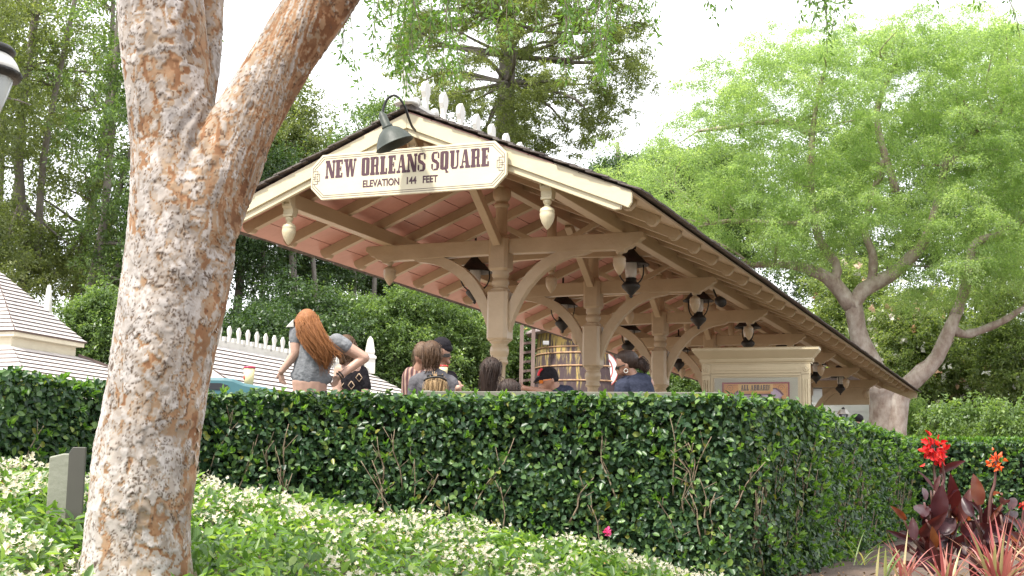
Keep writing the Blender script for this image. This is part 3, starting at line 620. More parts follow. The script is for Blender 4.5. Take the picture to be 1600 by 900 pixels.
# crown above the frame and the drooping sprays that hang into it
m_spray = leafmat('pepper_leaf', [(0, (.07, .13, .035)), (.5, (.10, .19, .045)), (1, (.16, .26, .06))], .45, .45)
m_twig = paint('grey_twig', (.22, .18, .14), (.14, .11, .085), 20, .85, .4, 40)
P_, D_, L_ = [], [], []; tw = MB()
def spray(p, ln, sway=.25, dens=55, spread=.035):
    p = np.asarray(p, float); nseg = 7; pts = [p]; d = unit(np.array([random.uniform(-1, 1), random.uniform(-1, 1), -1.2])*np.array([sway*3, sway*3, 1]))
    for i in range(nseg): d = unit(d+np.array([random.uniform(-.2, .2), random.uniform(-.2, .2), -.35])); pts.append(pts[-1]+d*ln/nseg)
    pts = np.array(pts); tw.tube(pts, np.linspace(.004, .001, nseg+1), 4)
    k = int(dens*ln); t = rng.random(k)**.8*nseg; i = np.minimum(t.astype(int), nseg-1); f = (t-i)[:, None]
    c = pts[i]*(1-f)+pts[i+1]*f; dr = unit(rdir(k)*1.0+np.array([0, 0, -.75])); P_.append(c+dr*spread*rng.random((k, 1))); D_.append(dr); L_.append(rng.uniform(.022, .042, k))
def twigline(a, b, r0=.012, r1=.005): tw.tube(arc_pts([a, (np.asarray(a)+b)/2+np.array([0, 0, .06]), b], 7), np.linspace(r0, r1, 7), 6)
hang = [(575, -70, 60, .8), (600, -60, 70, .9), (625, -70, 120, 1.), (640, -60, 150, 1.), (665, -50, 130, 1), (690, -60, 160, 1), (715, -60, 90, .9), (745, -60, 70, .8), (772, -60, 55, .7), (800, -60, 75, .7), (835, -60, 90, .8), (862, -60, 110, .9), (885, -60, 90, .9), (905, -60, 70, .8), (930, -60, 110, .9), (960, -60, 120, 1), (985, -70, 75, .8), (1010, -60, 70, .6), (1028, -60, 60, .4), (1092, -70, 60, .3), (1112, -70, 70, .35), (1135, -60, 45, .3), (1250, -60, 55, .7), (1275, -60, 90, .9), (1290, -60, 60, .8), (1300, -60, 45, .7), (1455, -60, 35, .5), (1520, -60, 40, .5), (1555, -60, 50, .6), (1585, -60, 45, .6), (557, -60, 215, .22), (566, -60, 180, .2), (548, -60, 90, .4)]
for px, py, ext, dn in hang:
    d0 = 6.4+random.uniform(-.4, .8)
    for q in range(max(1, int(3*dn))):
        x = px+random.uniform(-14, 14); y1 = py-40+random.uniform(-20, 10); ln = (ext+100+random.uniform(-30, 15))*d0/FPX
        spray(at(x, y1, d0+random.uniform(-.2, .2)), ln, .12 if dn > .3 else .03, 170*dn+30)
for a, b in (((500, -120), (1020, -110)), ((1010, -120), (1320, -105)), ((1300, -118), (1650, -105))): twigline(at(a[0], a[1], 6.3), at(b[0], b[1], 6.9), .02, .01)
twigline(at(575, -90, 5.2), at(700, -118, 6.5), .03, .02)
for (px, py, ext) in ((325, -30, 95), (318, -40, 120), (340, -30, 60), (150, -30, 40), (338, 70, 90)):
    if py < 0: spray(at(px, py-30, 6.6), (ext+40)*6.6/FPX, .1, 150)
crown = [((-200, -700), 5.8, 1.3), ((250, -900), 5.4, 1.5), ((700, -850), 5.0, 1.4), ((1100, -700), 6.4, 1.3), ((450, -600), 7.0, 1.0), ((0, -450), 6.6, .8)]
for (px, py), d0, rr in crown:
    c = at(px, py, d0)
    for q in range(26):
        o = rdir(1)[0]*rr*rng.random()**.4*np.array([1.2, 1.2, .55]); spray(c+o, random.uniform(.4, .8), .4, 46, .08)
    twigline(at(250, -300, TD), c, .05, .015)
P, D = np.concatenate(P_), np.concatenate(D_); V, Q, A = leaves(P, D, rdir(len(P))+np.array([0, -.3, .8]), np.concatenate(L_), np.concatenate(L_)*.34, six=False)
quick_mesh('hanging_foliage', V, Q, m_spray, TREE, A); obj('twigs', tw, m_twig, TREE)

# ------------------------------------------------------------------ clipped hedges
m_hedge = leafmat('hedge_leaf', [(0, (.020, .050, .023)), (.35, (.034, .076, .033)), (.65, (.058, .115, .042)), (.86, (.10, .18, .05)), (.965, (.16, .26, .06)), (1, (.22, .20, .035))], .36, .26, spec=.38)
m_tip = leafmat('hedge_tip', [(0, (.05, .12, .025)), (.6, (.10, .20, .035)), (1, (.17, .28, .045))], .32, .4)
m_stick = paint('hedge_twig', (.27, .21, .14), (.15, .105, .07), 25, .85, .4, 50)
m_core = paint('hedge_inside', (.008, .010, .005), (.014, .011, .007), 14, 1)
def hedge(name, label, path, thick, zb, zt, leaf, dens, tip_dens, seed, sticks=26, topf=.16, topd=1.):
    r = np.random.default_rng(seed); path = np.array(path, float); seg = np.diff(path, axis=0); sl = np.linalg.norm(seg, axis=1); cum = np.concatenate([[0], np.cumsum(sl)]); L = cum[-1]
    H = thing(name, label, 'hedge', (path[0][0], path[0][1], zb))
    nrm = np.stack([seg[:, 1], -seg[:, 0]], 1)/sl[:, None]      # right-hand side of the path = front face
    vn = np.zeros_like(path); vn[:-1] += nrm; vn[1:] += nrm; vn = vn/np.linalg.norm(vn, axis=1)[:, None]
    def fr(s):
        i = np.clip(np.searchsorted(cum, s, side='right')-1, 0, len(sl)-1); f = ((s-cum[i])/sl[i])[:, None]
        nn = unit(vn[i]*(1-f)+vn[i+1]*f); return path[i]*(1-f)+path[i+1]*f, nn
    # face leaves
    def skin(n, z, depth):
        s = r.random(n)*L; p, nn = fr(s); zz = z(n)
        wob = .09*(vnoise(np.stack([s*1.3, zz*1.7, s*0+seed], 1))-.5)+.05*(vnoise(np.stack([s*5, zz*5, s*0+seed], 1))-.5)
        dep = depth(n)-wob; P = np.concatenate([p-nn*dep[:, None], zz[:, None]], 1); N = np.concatenate([nn, np.full((n, 1), .45)], 1); return P, N, s
    area = L*(zt-zb); n = int(area*dens); P, N, s = skin(n, lambda k: zb+(zt-zb)*r.random(k), lambda k: .01+.15*r.random(k)**1.3)
    dead = vnoise(np.stack([s*2.3, P[:, 2]*3.1, s*0+5+seed], 1)); kp = (dead > .36) | (r.random(n) < .34); P, N = P[kp], N[kp]
    n5 = int(area*dens*1.0); P5_, N5_, _ = skin(n5, lambda k: zb+(zt-zb)*r.random(k), lambda k: .14+.15*r.random(k))
    n2 = int(L*thick*dens*topd); s2 = r.random(n2)*L; p2, nn2 = fr(s2); w = r.random(n2)*thick
    z2 = zt+.06*(vnoise(np.stack([s2*4, w*4, s2*0], 1))-.5)+.02*(vnoise(np.stack([s2*17, w*17, s2*0], 1))-.5)-.05*r.random(n2)**2
    P2 = np.concatenate([p2-nn2*w[:, None], z2[:, None]], 1); N2 = np.concatenate([nn2*.1, np.ones((n2, 1))], 1)
    n3 = int(area*dens*.25); P3, N3, _ = skin(n3, lambda k: zb+(zt-zb)*r.random(k), lambda k: thick-.02-.05*r.random(k)); N3[:, :2] *= -1
    P = np.concatenate([P, P2, P3, P5_]); N = np.concatenate([N, N2, N3, N5_]); n = len(P)
    N = unit(unit(N)+rdir(n)*.8); D = unit(np.cross(N, rdir(n))+np.array([0, 0, -.06]))
    ln = leaf*r.uniform(.6, 1.2, n); lf = leaves(P, D, N, ln, ln*r.uniform(.62, .85, n), .16, .16)
    # fresh shoots, and the far hedge's lit top: sprigs of lighter leaves standing proud
    k = int(L*tip_dens); s4 = r.random(k)*L; p4, nn4 = fr(s4); top = r.random(k) < topf*(.6 if topf < .5 else 1)
    zz = np.where(top, zt-.01, zb+(zt-zb)*r.random(k)); w = np.where(top, r.random(k)*thick*.8, -.02)
    c = np.concatenate([p4-nn4*w[:, None], zz[:, None]], 1); out = np.concatenate([nn4*np.where(top, .2, 1.)[:, None], np.where(top, 1., .5)[:, None]], 1)
    m_ = 5; c = np.repeat(c, m_, 0); out = np.repeat(out, m_, 0); dd_ = unit(unit(out)+rdir(len(c))*.75)
    c = c+unit(out)*(r.random(len(c))*.035)[:, None]; l5 = leaf*r.uniform(.7, 1.2, len(c)); tp = leaves(c, dd_, np.cross(dd_, rdir(len(c))), l5, l5*.5, .3, .2)
    V, Q, A, M = joinq([lf, tp]); quick_mesh('foliage', V, Q, [m_hedge, m_tip], H, A, M)
    # closed near-black core: the shade inside the hedge put into its colour
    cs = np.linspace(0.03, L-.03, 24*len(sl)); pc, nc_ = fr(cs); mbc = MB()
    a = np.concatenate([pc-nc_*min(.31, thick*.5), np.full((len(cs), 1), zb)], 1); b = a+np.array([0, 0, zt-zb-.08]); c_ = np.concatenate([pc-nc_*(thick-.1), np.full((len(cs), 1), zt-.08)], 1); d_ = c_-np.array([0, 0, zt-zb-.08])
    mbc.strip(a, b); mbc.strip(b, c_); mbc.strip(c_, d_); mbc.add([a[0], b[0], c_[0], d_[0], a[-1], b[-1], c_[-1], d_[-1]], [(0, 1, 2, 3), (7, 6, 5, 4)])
    obj('inner_shade', mbc, m_core, H)
    # bare branches showing at the face
    st = MB(); rr = random.Random(seed)
    for q in range(sticks):
        s_ = np.array([rr.random()*L]); p, nn = fr(s_); p, nn = p[0], nn[0]; tg = np.array([-nn[1], nn[0]]); z0 = zb+rr.uniform(.05, .55)*(zt-zb); ln_ = rr.uniform(.2, .5); lean = rr.uniform(-.6, .6)
        def pt(t, off=0): return np.array([p[0]-nn[0]*(.055-.05*t)+tg[0]*(lean*ln_*t+off), p[1]-nn[1]*(.055-.05*t)+tg[1]*(lean*ln_*t+off), min(z0+ln_*t, zt-.03)])
        P5 = [pt(0), pt(.35, rr.uniform(-.02, .02)), pt(.65, rr.uniform(-.03, .03)), pt(1, rr.uniform(-.04, .04))]; st.tube(arc_pts(P5, 7), np.linspace(rr.uniform(.004, .007), .0025, 7), 5)
        for w in range(3):
            t0 = rr.uniform(.3, .9); a0 = pt(t0); st.tube([a0, a0+np.array([tg[0]*rr.uniform(-.1, .1)+nn[0]*.02, tg[1]*rr.uniform(-.1, .1)+nn[1]*.02, rr.uniform(.04, .12)])], [.003, .0015], 4)
    obj('branches', st, m_stick, H); return H
fp = [lv(-6.5, 6.9), lv(-2.81, 7.7), lv(-2.44, 8.55), lv(-1.9, 9.05), lv(-1.2, 9.18), lv(0, 9.0), lv(1.0, 8.80), lv(1.38, 8.72), lv(1.58, 8.86), lv(2.1, 9.75), lv(3.1, 12.2), lv(4.35, 15.05)]
hedge('clipped_hedge', 'tall dark green clipped hedge running across in front of the station platform', [(p[0], p[1]) for p in fp], .55, 1.02, 2.225, .046, 3500, 62, 3, 170)
hedge('clipped_hedge', 'lower clipped hedge with bright top behind the red flowered canna at right', [tuple(lv(4.0, 15.2)[:2]), tuple(lv(5.5, 15.0)[:2]), tuple(lv(9.5, 14.9)[:2])], .8, 1.10, 2.235, .055, 1700, 240, 4, 10, .8)  # pale tip leaves crowd the top: light from above put into leaf colour

# ------------------------------------------------------------------ flowering jasmine ground cover
m_jas = leafmat('jasmine_leaf', [(0, (.05, .105, .03)), (.5, (.105, .19, .048)), (.85, (.18, .285, .07)), (1, (.28, .36, .11))], .38, .42, spec=.5)
m_pet = leafmat('jasmine_petal', [(0, (.48, .43, .26)), (.5, (.62, .59, .45)), (1, (.70, .68, .58))], .6, .35, (1, 1, .95), .2)
m_bud = leafmat('jasmine_bud', [(0, (.5, .36, .14)), (.6, (.42, .24, .08)), (1, (.6, .55, .4))], .6, .2, (1, 1, .9), .2)
ca_ = np.array([-6, -3.2, -2.6, -1.95, -1.4, -.9, -.6, -.3, .0, .3, .55, .8, 1.0, 1.5]); ch_ = np.array([1.72, 1.72, 1.665, 1.61, 1.60, 1.565, 1.475, 1.42, 1.355, 1.30, 1.25, 1.21, 1.16, .9])
def jas_z(a, d):
    dc = np.interp(a, [-3, -2.2, -1.5, 1], [6.2, 6.9, 7.6, 8.0]); crest = np.interp(a*7.2/np.maximum(dc, 1), ca_, ch_)
    f = np.clip((dc-d)/2.6, 0, 1.4); back = np.clip((d-dc)/.7, 0, 1)
    z = crest-.22*f-.10*f*f-.35*back**1.5
    return z+.11*(vnoise(np.stack([a*2.2, d*1.6, a*0], -1))-.5)+.06*(vnoise(np.stack([a*6, d*5, a*0+3], -1))-.5)
n = 44000; a = rng.uniform(-4.4, 1.35, n); d = 3.6+5.2*rng.random(n); k = np.abs(a) < d*.42+.5; a, d = a[k], d[k]; n = len(a)
tt = np.hypot(a-(205-800)/FPX*5.2, d-5.2) > .17; a, d = a[tt], d[tt]; n = len(a)
z = jas_z(a, d); e = .02; gxz = (jas_z(a+e, d)-z)/e; gdz = (jas_z(a, d+e)-z)/e
def w3(a, d, z): return np.stack([CAM[0]+_r0[0]*a+_f0[0]*d, CAM[1]+_r0[1]*a+_f0[1]*d, z], -1)
Nw = unit(np.stack([-_r0[0]*gxz-_f0[0]*gdz, -_r0[1]*gxz-_f0[1]*gdz, np.ones(n)], 1)); dep = rng.random(n)**1.5*.17
P = w3(a, d, z)-Nw*dep[:, None]+Nw*.02; D = unit(rdir(n)+Nw*.55); N = unit(np.cross(np.cross(D, Nw+rdir(n)*.35), D)); ln = rng.uniform(.040, .072, n)
jl = leaves(P, D, N, ln, ln*rng.uniform(.42, .55, n), .25, .25)
# flower clusters: pinwheel flowers with five narrow petals, and tan spent ones
nf = 1900; fa = rng.uniform(-4.2, 1.2, nf*3); fd = 3.8+4.6*rng.random(nf*3); pat = vnoise(np.stack([fa*1.9, fd*1.6, fa*0+7], 1)); k = (pat+.25*rng.random(len(pat)) > .53) & (rng.random(len(pat)) < (4.6/fd)**1.4) & (np.abs(fa) < fd*.42+.4); fa, fd = fa[k][:nf], fd[k][:nf]; nf = len(fa)
tt = np.hypot(fa-(205-800)/FPX*5.2, fd-5.2) > .2; fa, fd = fa[tt], fd[tt]; nf = len(fa)
c = w3(fa, fd, jas_z(fa, fd)+.03); per = 7; c = np.repeat(c, per, 0)+rng.normal(size=(nf*per, 3))*np.array([.03, .03, .018]); m_ = len(c)
fn = unit(rdir(m_)*.8+np.array([-FWD[0]*.4, -FWD[1]*.4, .8])); ux_ = unit(np.cross(fn, rdir(m_))); uy_ = np.cross(fn, ux_); PD, PP, PN = [], [], []
for j in range(5):
    an = j*2*math.pi/5; dr = ux_*math.cos(an)+uy_*math.sin(an); PD.append(dr+fn*.15); PP.append(c); PN.append(fn)
PP, PD, PN = np.concatenate(PP), np.concatenate(PD), np.concatenate(PN); pl = rng.uniform(.011, .0155, len(PP)); jf = leaves(PP, PD, PN, pl, pl*.62, .1, -.1, six=False)
nb = 4200; ba = rng.uniform(-4.2, 1.2, nb); bd = 3.8+4.6*rng.random(nb); k = vnoise(np.stack([ba*1.9, bd*1.6, ba*0+7], 1)) > .36; ba, bd = ba[k], bd[k]; dr = rdir(len(ba))
jb = leaves(w3(ba, bd, jas_z(ba, bd)+.015*rng.random(len(ba))), dr, rdir(len(ba)), .017, .007, six=False)
V, Q, A, M = joinq([jl, jf, jb]); tag(quick_mesh('jasmine_ground_cover', V, Q, [m_jas, m_pet, m_bud], None, A, M), kind='stuff')
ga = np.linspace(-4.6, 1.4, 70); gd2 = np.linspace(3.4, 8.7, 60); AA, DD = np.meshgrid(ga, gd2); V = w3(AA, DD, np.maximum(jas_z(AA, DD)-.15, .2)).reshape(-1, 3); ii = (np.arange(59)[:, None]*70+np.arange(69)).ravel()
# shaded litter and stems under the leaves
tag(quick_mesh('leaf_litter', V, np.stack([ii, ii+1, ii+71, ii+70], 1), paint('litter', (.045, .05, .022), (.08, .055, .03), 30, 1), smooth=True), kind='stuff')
# ------------------------------------------------------------------ rail fence behind the hedge
m_rail = paint('olive_rail_paint', (.15, .145, .11), (.12, .115, .09), 5, .4)
a, b = np.array([1.25, -2.2, 2.272]), np.array([3.2, -1.6, 2.283])
FN = thing('rail_fence', 'low olive painted rail fence just behind the tall hedge', 'fence', (2.2, -1.9, 1.35))
obj('rail', MB().bar(a, b, .09, .035).bar(a-[0, 0, .45], b-[0, 0, .45], .05, .04), m_rail, FN, .004)
for t in (0.02, .35, .67, .98): p = a+(b-a)*t; obj('fence_post', MB().box((p[0], p[1], 1.825), (.035, .035, .47)), m_rail, FN, .004)

# ------------------------------------------------------------------ poster case
CD = 17.6
c0, c1 = at(1098, 545, CD), at(1263, 545, CD); cw = np.linalg.norm((c1-c0)[:2]); ex = unit(np.array([1, .06, 0])); ey = np.array([-ex[1], ex[0], 0]); ez = np.array([0, 0, 1.])
mid = (c0+c1)/2; zt = float(mid[2])+.01; PO = np.array([mid[0], mid[1], 1.352]); hwid = cw/2/abs(ex @ np.array([RGT[0], RGT[1], 0]))*.965
PC = thing('poster_case', 'tan framed poster case with fluted sides and moulded cornice under the shelter', 'poster case', PO)
def L3(x, y, z): return PO+ex*x+ey*y+ez*(z-PO[2])
RT = np.stack([ex, ey, ez], 1)
m_case = paint('case_paint', (.52, .44, .29), (.47, .395, .255), 3, .4, .08, 30)
mb = MB(); mb.box(L3(0, .07, (zt-.16+1.36)/2), (hwid-.02, .075, (zt-.16-1.36)/2), RT); obj('body', mb, m_case, PC, .004)
# cornice: profile swept round front and sides
pr = [(0, -.20), (.012, -.20), (.014, -.185), (.028, -.175), (.035, -.15), (.03, -.135), (.04, -.125), (.075, -.085), (.105, -.05), (.115, -.035), (.115, -.006), (.125, 0), (0, 0)]
mb = MB(); V, F = [], []
for q, e in pr: V += [L3(-hwid-q, .15, zt+e), L3(-hwid-q, -q, zt+e), L3(hwid+q, -q, zt+e), L3(hwid+q, .15, zt+e)]
for i in range(len(pr)-1): F += [(i*4+j, i*4+j+1, i*4+j+5, i*4+j+4) for j in range(3)]
obj('cornice', mb.add(V, F), m_case, PC)
pw = .105
for sg in (-1, 1):
    mb = MB(); x = sg*(hwid-pw/2); mb.box(L3(x, -.012, (zt-.34+1.36)/2), (pw/2, .011, (zt-.34-1.36)/2), RT)
    for k in (-1, 0, 1): mb.tube([L3(x+k*.028, -.026, 1.45), L3(x+k*.028, -.026, zt-.40)], .0105, 6)
    obj('pilaster', mb, m_case, PC)
    mb = MB(); mb.box(L3(x, -.014, zt-.27), (pw/2+.004, .014, .062), RT); mb.lathe([(.035, 0), (.035, .006), (.026, .010), (.022, .004), (.012, .012), (.002, .014)], L3(x, -.027, zt-.27), 14, -ey); obj('rosette_block', mb, m_case, PC)
ix = hwid-pw-.005
mb = MB(); mb.box(L3(0, -.008, zt-.265), (ix, .008, .052), RT); mb.box(L3(0, -.019, zt-.265), (ix-.05, .004, .018), RT)
for w_, y_, in ((.022, -.014), (.040, -.005)):
    for sg in (-1, 1): mb.box(L3(sg*(ix-w_/2-.002*(w_ > .03)), y_, (zt-.33+1.4)/2), (w_/2, .008, (zt-.33-1.4)/2), RT)
    mb.box(L3(0, y_-.001, zt-.33-w_/2), (ix, .008, w_/2), RT)
obj('inner_frame', mb, m_case, PC, .002)
mx_ = ix-.045; zp = zt-.375
obj('mount', MB().box(L3(0, -.004, (zp+1.5)/2), (mx_, .003, (zp-1.5)/2), RT), paint('grey_mount', (.40, .385, .29), (.36, .345, .26), 4, .6), PC)
qx0, qx1, qz1, qz0 = -mx_+.095, mx_-.10, zp-.055, 1.62; qc = (qx0+qx1)/2; qh = (qx1-qx0)/2
PS = obj('poster', MB().box(L3(qc, -.0095, (qz1+qz0)/2), (qh, .0015, (qz1-qz0)/2), RT), paint('poster_border', (.26, .045, .045), (.22, .035, .04), 6, .5), PC)
obj('poster_ground', MB().box(L3(qc, -.0125, (qz1+qz0)/2), (qh-.022, .001, (qz1-qz0)/2-.022), RT), paint('poster_ochre', (.62, .30, .085), (.52, .22, .05), 14, .5), PS)
pp = [(-qh+.10, -.62), (-qh+.10, -.20), (-qh+.13, -.18), (-qh+.16, -.13), (-qh+.22, -.085), (-.20, -.075), (-.20, -.145), (.20, -.145), (.20, -.075), (.26, -.075), (.31, -.11), (.35, -.155), (qh-.10, -.18), (qh-.10, -.62)]
def poly_sheet(name, pl, y, m): 
    mb = MB(); mb.prism(pl, L3(qc, y, qz1), ex, ez, -ey, .0006); return obj(name, mb, m, PS)
poly_sheet('panel_edge', pp, -.0148, paint('poster_plum', (.13, .035, .06), rough=.5))
sh_ = [(p[0]*.95, p[1]-.016) for p in pp]; poly_sheet('panel', sh_, -.0163, paint('poster_lilac', (.50, .40, .48), (.36, .22, .36), 7, .5))
poly_sheet('red_flames', [(.08, -.60), (.03, -.34), (.12, -.30), (.16, -.22), (.19, -.29), (.22, -.17), (.25, -.26), (.29, -.20), (.33, -.30), (.36, -.62)], -.0178, paint('poster_red', (.55, .12, .07), (.62, .25, .12), 12, .5))
poly_sheet('purple_shapes', [(-.36, -.6), (-.33, -.28), (-.27, -.24), (-.22, -.30), (-.17, -.20), (-.12, -.29), (-.06, -.22), (-.02, -.33), (0, -.6)], -.0178, paint('poster_violet', (.22, .06, .20), (.40, .16, .12), 14, .5))
poly_sheet('banner', rect(-.215, -.118, .215, -.025), -.0178, paint('poster_banner', (.66, .42, .15), (.6, .35, .1), 10, .5))
o = L3(qc-.185, -.0186, qz1-.105); mb = lettering('ALL ABOARD!', o, ex, ez, -ey, .070, .37); obj('lettering', mb, paint('poster_ink', (.06, .03, .025)), PS)
mb = MB()      # thin scroll lines in the corners
for sg in (-1, 1):
    th = np.linspace(0, 9, 30); R_ = .045-.0042*th; pts = [L3(qc+sg*(qh-.105)+sg*math.cos(t)*r, -.0140, qz1-.075+math.sin(t)*r) for t, r in zip(th, R_)]; mb.tube(pts, .0028, 5)
    mb.tube([L3(qc+sg*(qh-.035), -.014, qz1-.28), L3(qc+sg*(qh-.035), -.014, qz1-.035), L3(qc+sg*(qh-.20), -.014, qz1-.035)], .0022, 5)
obj('scroll_line', mb, paint('poster_line', (.20, .06, .03)), PS)
obj('glass', MB().box(L3(0, -.028, (zp+1.42)/2), (mx_+.004, .0015, (zp-1.42)/2), RT), glassmat('case_glass', refl=.22), PC)

# ------------------------------------------------------------------ teal bin with a cup on its lid, utility cabinet, lamp post
m_teal = paint('teal_plastic', (.045, .14, .16), (.035, .11, .13), 4, .4)
bp_ = atz(385, 10.15, 1.352); TB = thing('rubbish_bin', 'teal rubbish bin with rounded lid beside the hedge and tree', 'bin', bp_)
zl = float(at(385, 604, 10.15)[2]); R2 = np.stack([_r0, _f0, _u0], 1)
def Lb(x, y, z): return bp_+_r0*x+_f0*y+np.array([0, 0, z-1.352])
mb = MB(); mb.box(Lb(-.03, 0, (zl-.16+1.36)/2), (.25, .22, (zl-.16-1.36)/2), R2); obj('bin_body', mb, m_teal, TB, .03)
pl = [(-.32, -.16), (.28, -.16), (.28, -.055), (.20, -.025), (.06, -.002), (-.02, .028), (-.08, .034), (-.26, .034), (-.32, .02)]
mb = MB(); mb.prism(pl, Lb(0, 0, zl), _r0, _u0, -_f0, .25); obj('lid', mb, m_teal, TB, .02)
mb = MB(); mb.prism([(-.29, -.05), (-.10, -.05), (-.05, -.032), (-.05, -.02), (-.1, -.005), (-.29, -.005)], Lb(0, -.252, zl), _r0, _u0, -_f0, .004); obj('flap_opening', mb, paint('bin_dark', (.012, .014, .02)), TB)
m_cup = paint('cream_card', (.72, .60, .34), (.66, .54, .28), 7, .5)
cpb = at(388.5, 603.5, 10.02); CUP = thing('paper_cup', 'tall cream paper cup with red lid standing on the teal bin', 'cup', cpb)
obj('cup_body', MB().lathe([(.031, 0), (.040, .128)], cpb, 24), m_cup, CUP); obj('cup_lid', MB().lathe([(.0425, .127), (.0435, .131), (.0435, .138), (.036, .141), (.034, .139), (.002, .139)], cpb, 24), paint('red_plastic', (.42, .03, .08), rough=.35), CUP)
e = unit(-RGT*.93-_f0*.42); mb = MB(); mb.lathe([(.017, 0), (.016, .002), (.001, .0025)], cpb+e*.0362+np.array([0, 0, .062]), 16, e); obj('red_spot', mb, paint('red_print', (.6, .06, .04)), CUP)
ub = atz(132, 6.0, 1.1); UB = thing('utility_cabinet', 'grey green metal utility cabinet half hidden behind the big tree', 'cabinet', ub)
m_ub = paint('cabinet_paint', (.22, .225, .175), (.18, .185, .14), 5, .5, .15, 40); tl_, tr2 = at(108, 713, 6.0), at(150, 703, 6.05)
ub_z = float(tl_[2])
mb = MB(); mb.prism([(-.06, 0), (.03, 0), (.03, ub_z+.01-1.1), (.0, ub_z+.01-1.1), (-.06, ub_z-.005-1.1)], atz(121, 6.06, 1.1), unit(RGT*[1, 1, 0]), _u0, -_f0, .05); obj('body', mb, m_ub, UB, .006)
mb = MB(); mb.prism([(-.035, 0), (.035, 0), (.035, ub_z+.035-1.1), (-.02, ub_z+.035-1.1), (-.035, ub_z+.01-1.1)], atz(137, 5.94, 1.1), unit(RGT*[1, 1, 0]), _u0, -_f0, .008); obj('door', mb, paint('cabinet_door', (.06, .057, .045), (.05, .048, .038), 5, .5), UB, .003)
for i, (bx, by) in enumerate(((128, 745), (129, 772))): obj('bolt', MB().lathe([(.008, 0), (.008, .005), (.003, .008)], at(bx+9, by, 5.95), 8, -_f0), m_ub, UB)
lp = at(-29, 130, 10.0); lp[2] = .9; LP = thing('street_lamp', 'old fashioned street lamp with white scalloped cap and clear glass at the left edge', 'street lamp', lp)
def zz(py): return float(at(-26, py, 10.0)[2])
mm_ = 10.0/FPX
obj('post', MB().lathe([(.13, 0), (.13, .5), (.07, .6), (.055, 1.0), (.045, zz(250)-.9), (.06, zz(240)-.9), (.04, zz(225)-.9)], lp, 18), m_black, LP)
def lpf(ps): return [(r*mm_, zz(y)-.9) for r, y in ps]
obj('glass', MB().lathe(lpf([(28, 182), (34, 165), (41, 145), (47, 122), (48, 112)]), lp, 24), paint('opal_lamp_glass', (.50, .53, .53), (.42, .45, .46), 3, .12), LP)
obj('base_cup', MB().lathe(lpf([(8, 240), (12, 215), (17, 200), (26, 190), (29, 183), (22, 178)]), lp, 20), m_black, LP)
obj('cap', MB().lathe(lpf([(56, 112), (55, 104), (51, 95), (44, 86), (35, 80)]), lp, 28), m_white, LP)
obj('cap_rim', MB().lathe(lpf([(54, 122), (59, 116), (60, 112), (57, 110)]), lp, 36, scal=type('q', (), {'rows': {0, 1}, '__call__': lambda s, a: 1+.03*np.cos(a*18)})()), m_black, LP)
obj('top_vent', MB().lathe(lpf([(34, 84), (46, 80), (48, 75), (44, 70), (28, 66), (12, 58), (6, 50), (2, 42)]), lp, 24), m_black, LP)

# ------------------------------------------------------------------ shingled houses behind
def shingles(name, base, dark, nrow_scale, rough=.8):
    m, t, b = new_mat(name); N, L = t.nodes, t.links; tc = N.new('ShaderNodeTexCoord'); A_ = N.new('ShaderNodeAttribute'); A_.attribute_name = 'course'
    n = N.new('ShaderNodeTexNoise'); n.inputs['Scale'].default_value = 5; n.inputs['Detail'].default_value = 8; n.inputs['Roughness'].default_value = .75; L.new(tc.outputs['Object'], n.inputs[0])
    x = N.new('ShaderNodeMixRGB'); x.inputs[1].default_value = c4(base); x.inputs[2].default_value = c4([v*.55 for v in base]); mr = N.new('ShaderNodeMapRange'); mr.inputs[1].default_value = .38; mr.inputs[2].default_value = .75; L.new(n.outputs[0], mr.inputs[0]); L.new(mr.outputs[0], x.inputs[0]); L.new(x.outputs[0], b.inputs['Base Color']); b.inputs['Roughness'].default_value = rough
    return m
m_hroof = shingles('weathered_pale_shingle', (.54, .50, .475), .2, 1)
m_hdark = paint('shingle_butts', (.12, .085, .075), rough=.9)
m_hwall = paint('house_cream', (.62, .57, .44), (.56, .50, .38), 3, .6)
def roof_plane(mb, A, B, Cc, Dd, n, t=.028):      # courses of shingle from the ridge A-B to the eave D-C
    A, B, Cc, Dd = (np.asarray(q, float) for q in (A, B, Cc, Dd)); nr = unit(np.cross(B-A, Dd-A)); nr = nr if nr[2] > 0 else -nr
    for i in range(n):
        f0, f1 = i/n, (i+1.12)/n; f1 = min(f1, 1.01)
        a, b, c, d = A+(Dd-A)*f0, B+(Cc-B)*f0, B+(Cc-B)*f1, A+(Dd-A)*f1
        V = [a+nr*.004, b+nr*.004, c+nr*t, d+nr*t, c-nr*.012, d-nr*.012, a-nr*.03, b-nr*.03]
        mb.add(V, [(0, 1, 2, 3)] if np.cross(b-a, d-a) @ nr > 0 else [(3, 2, 1, 0)], 0); mb.add(V, [(3, 2, 4, 5), (0, 3, 5, 6), (1, 7, 4, 2), (6, 5, 4, 7)], 1)
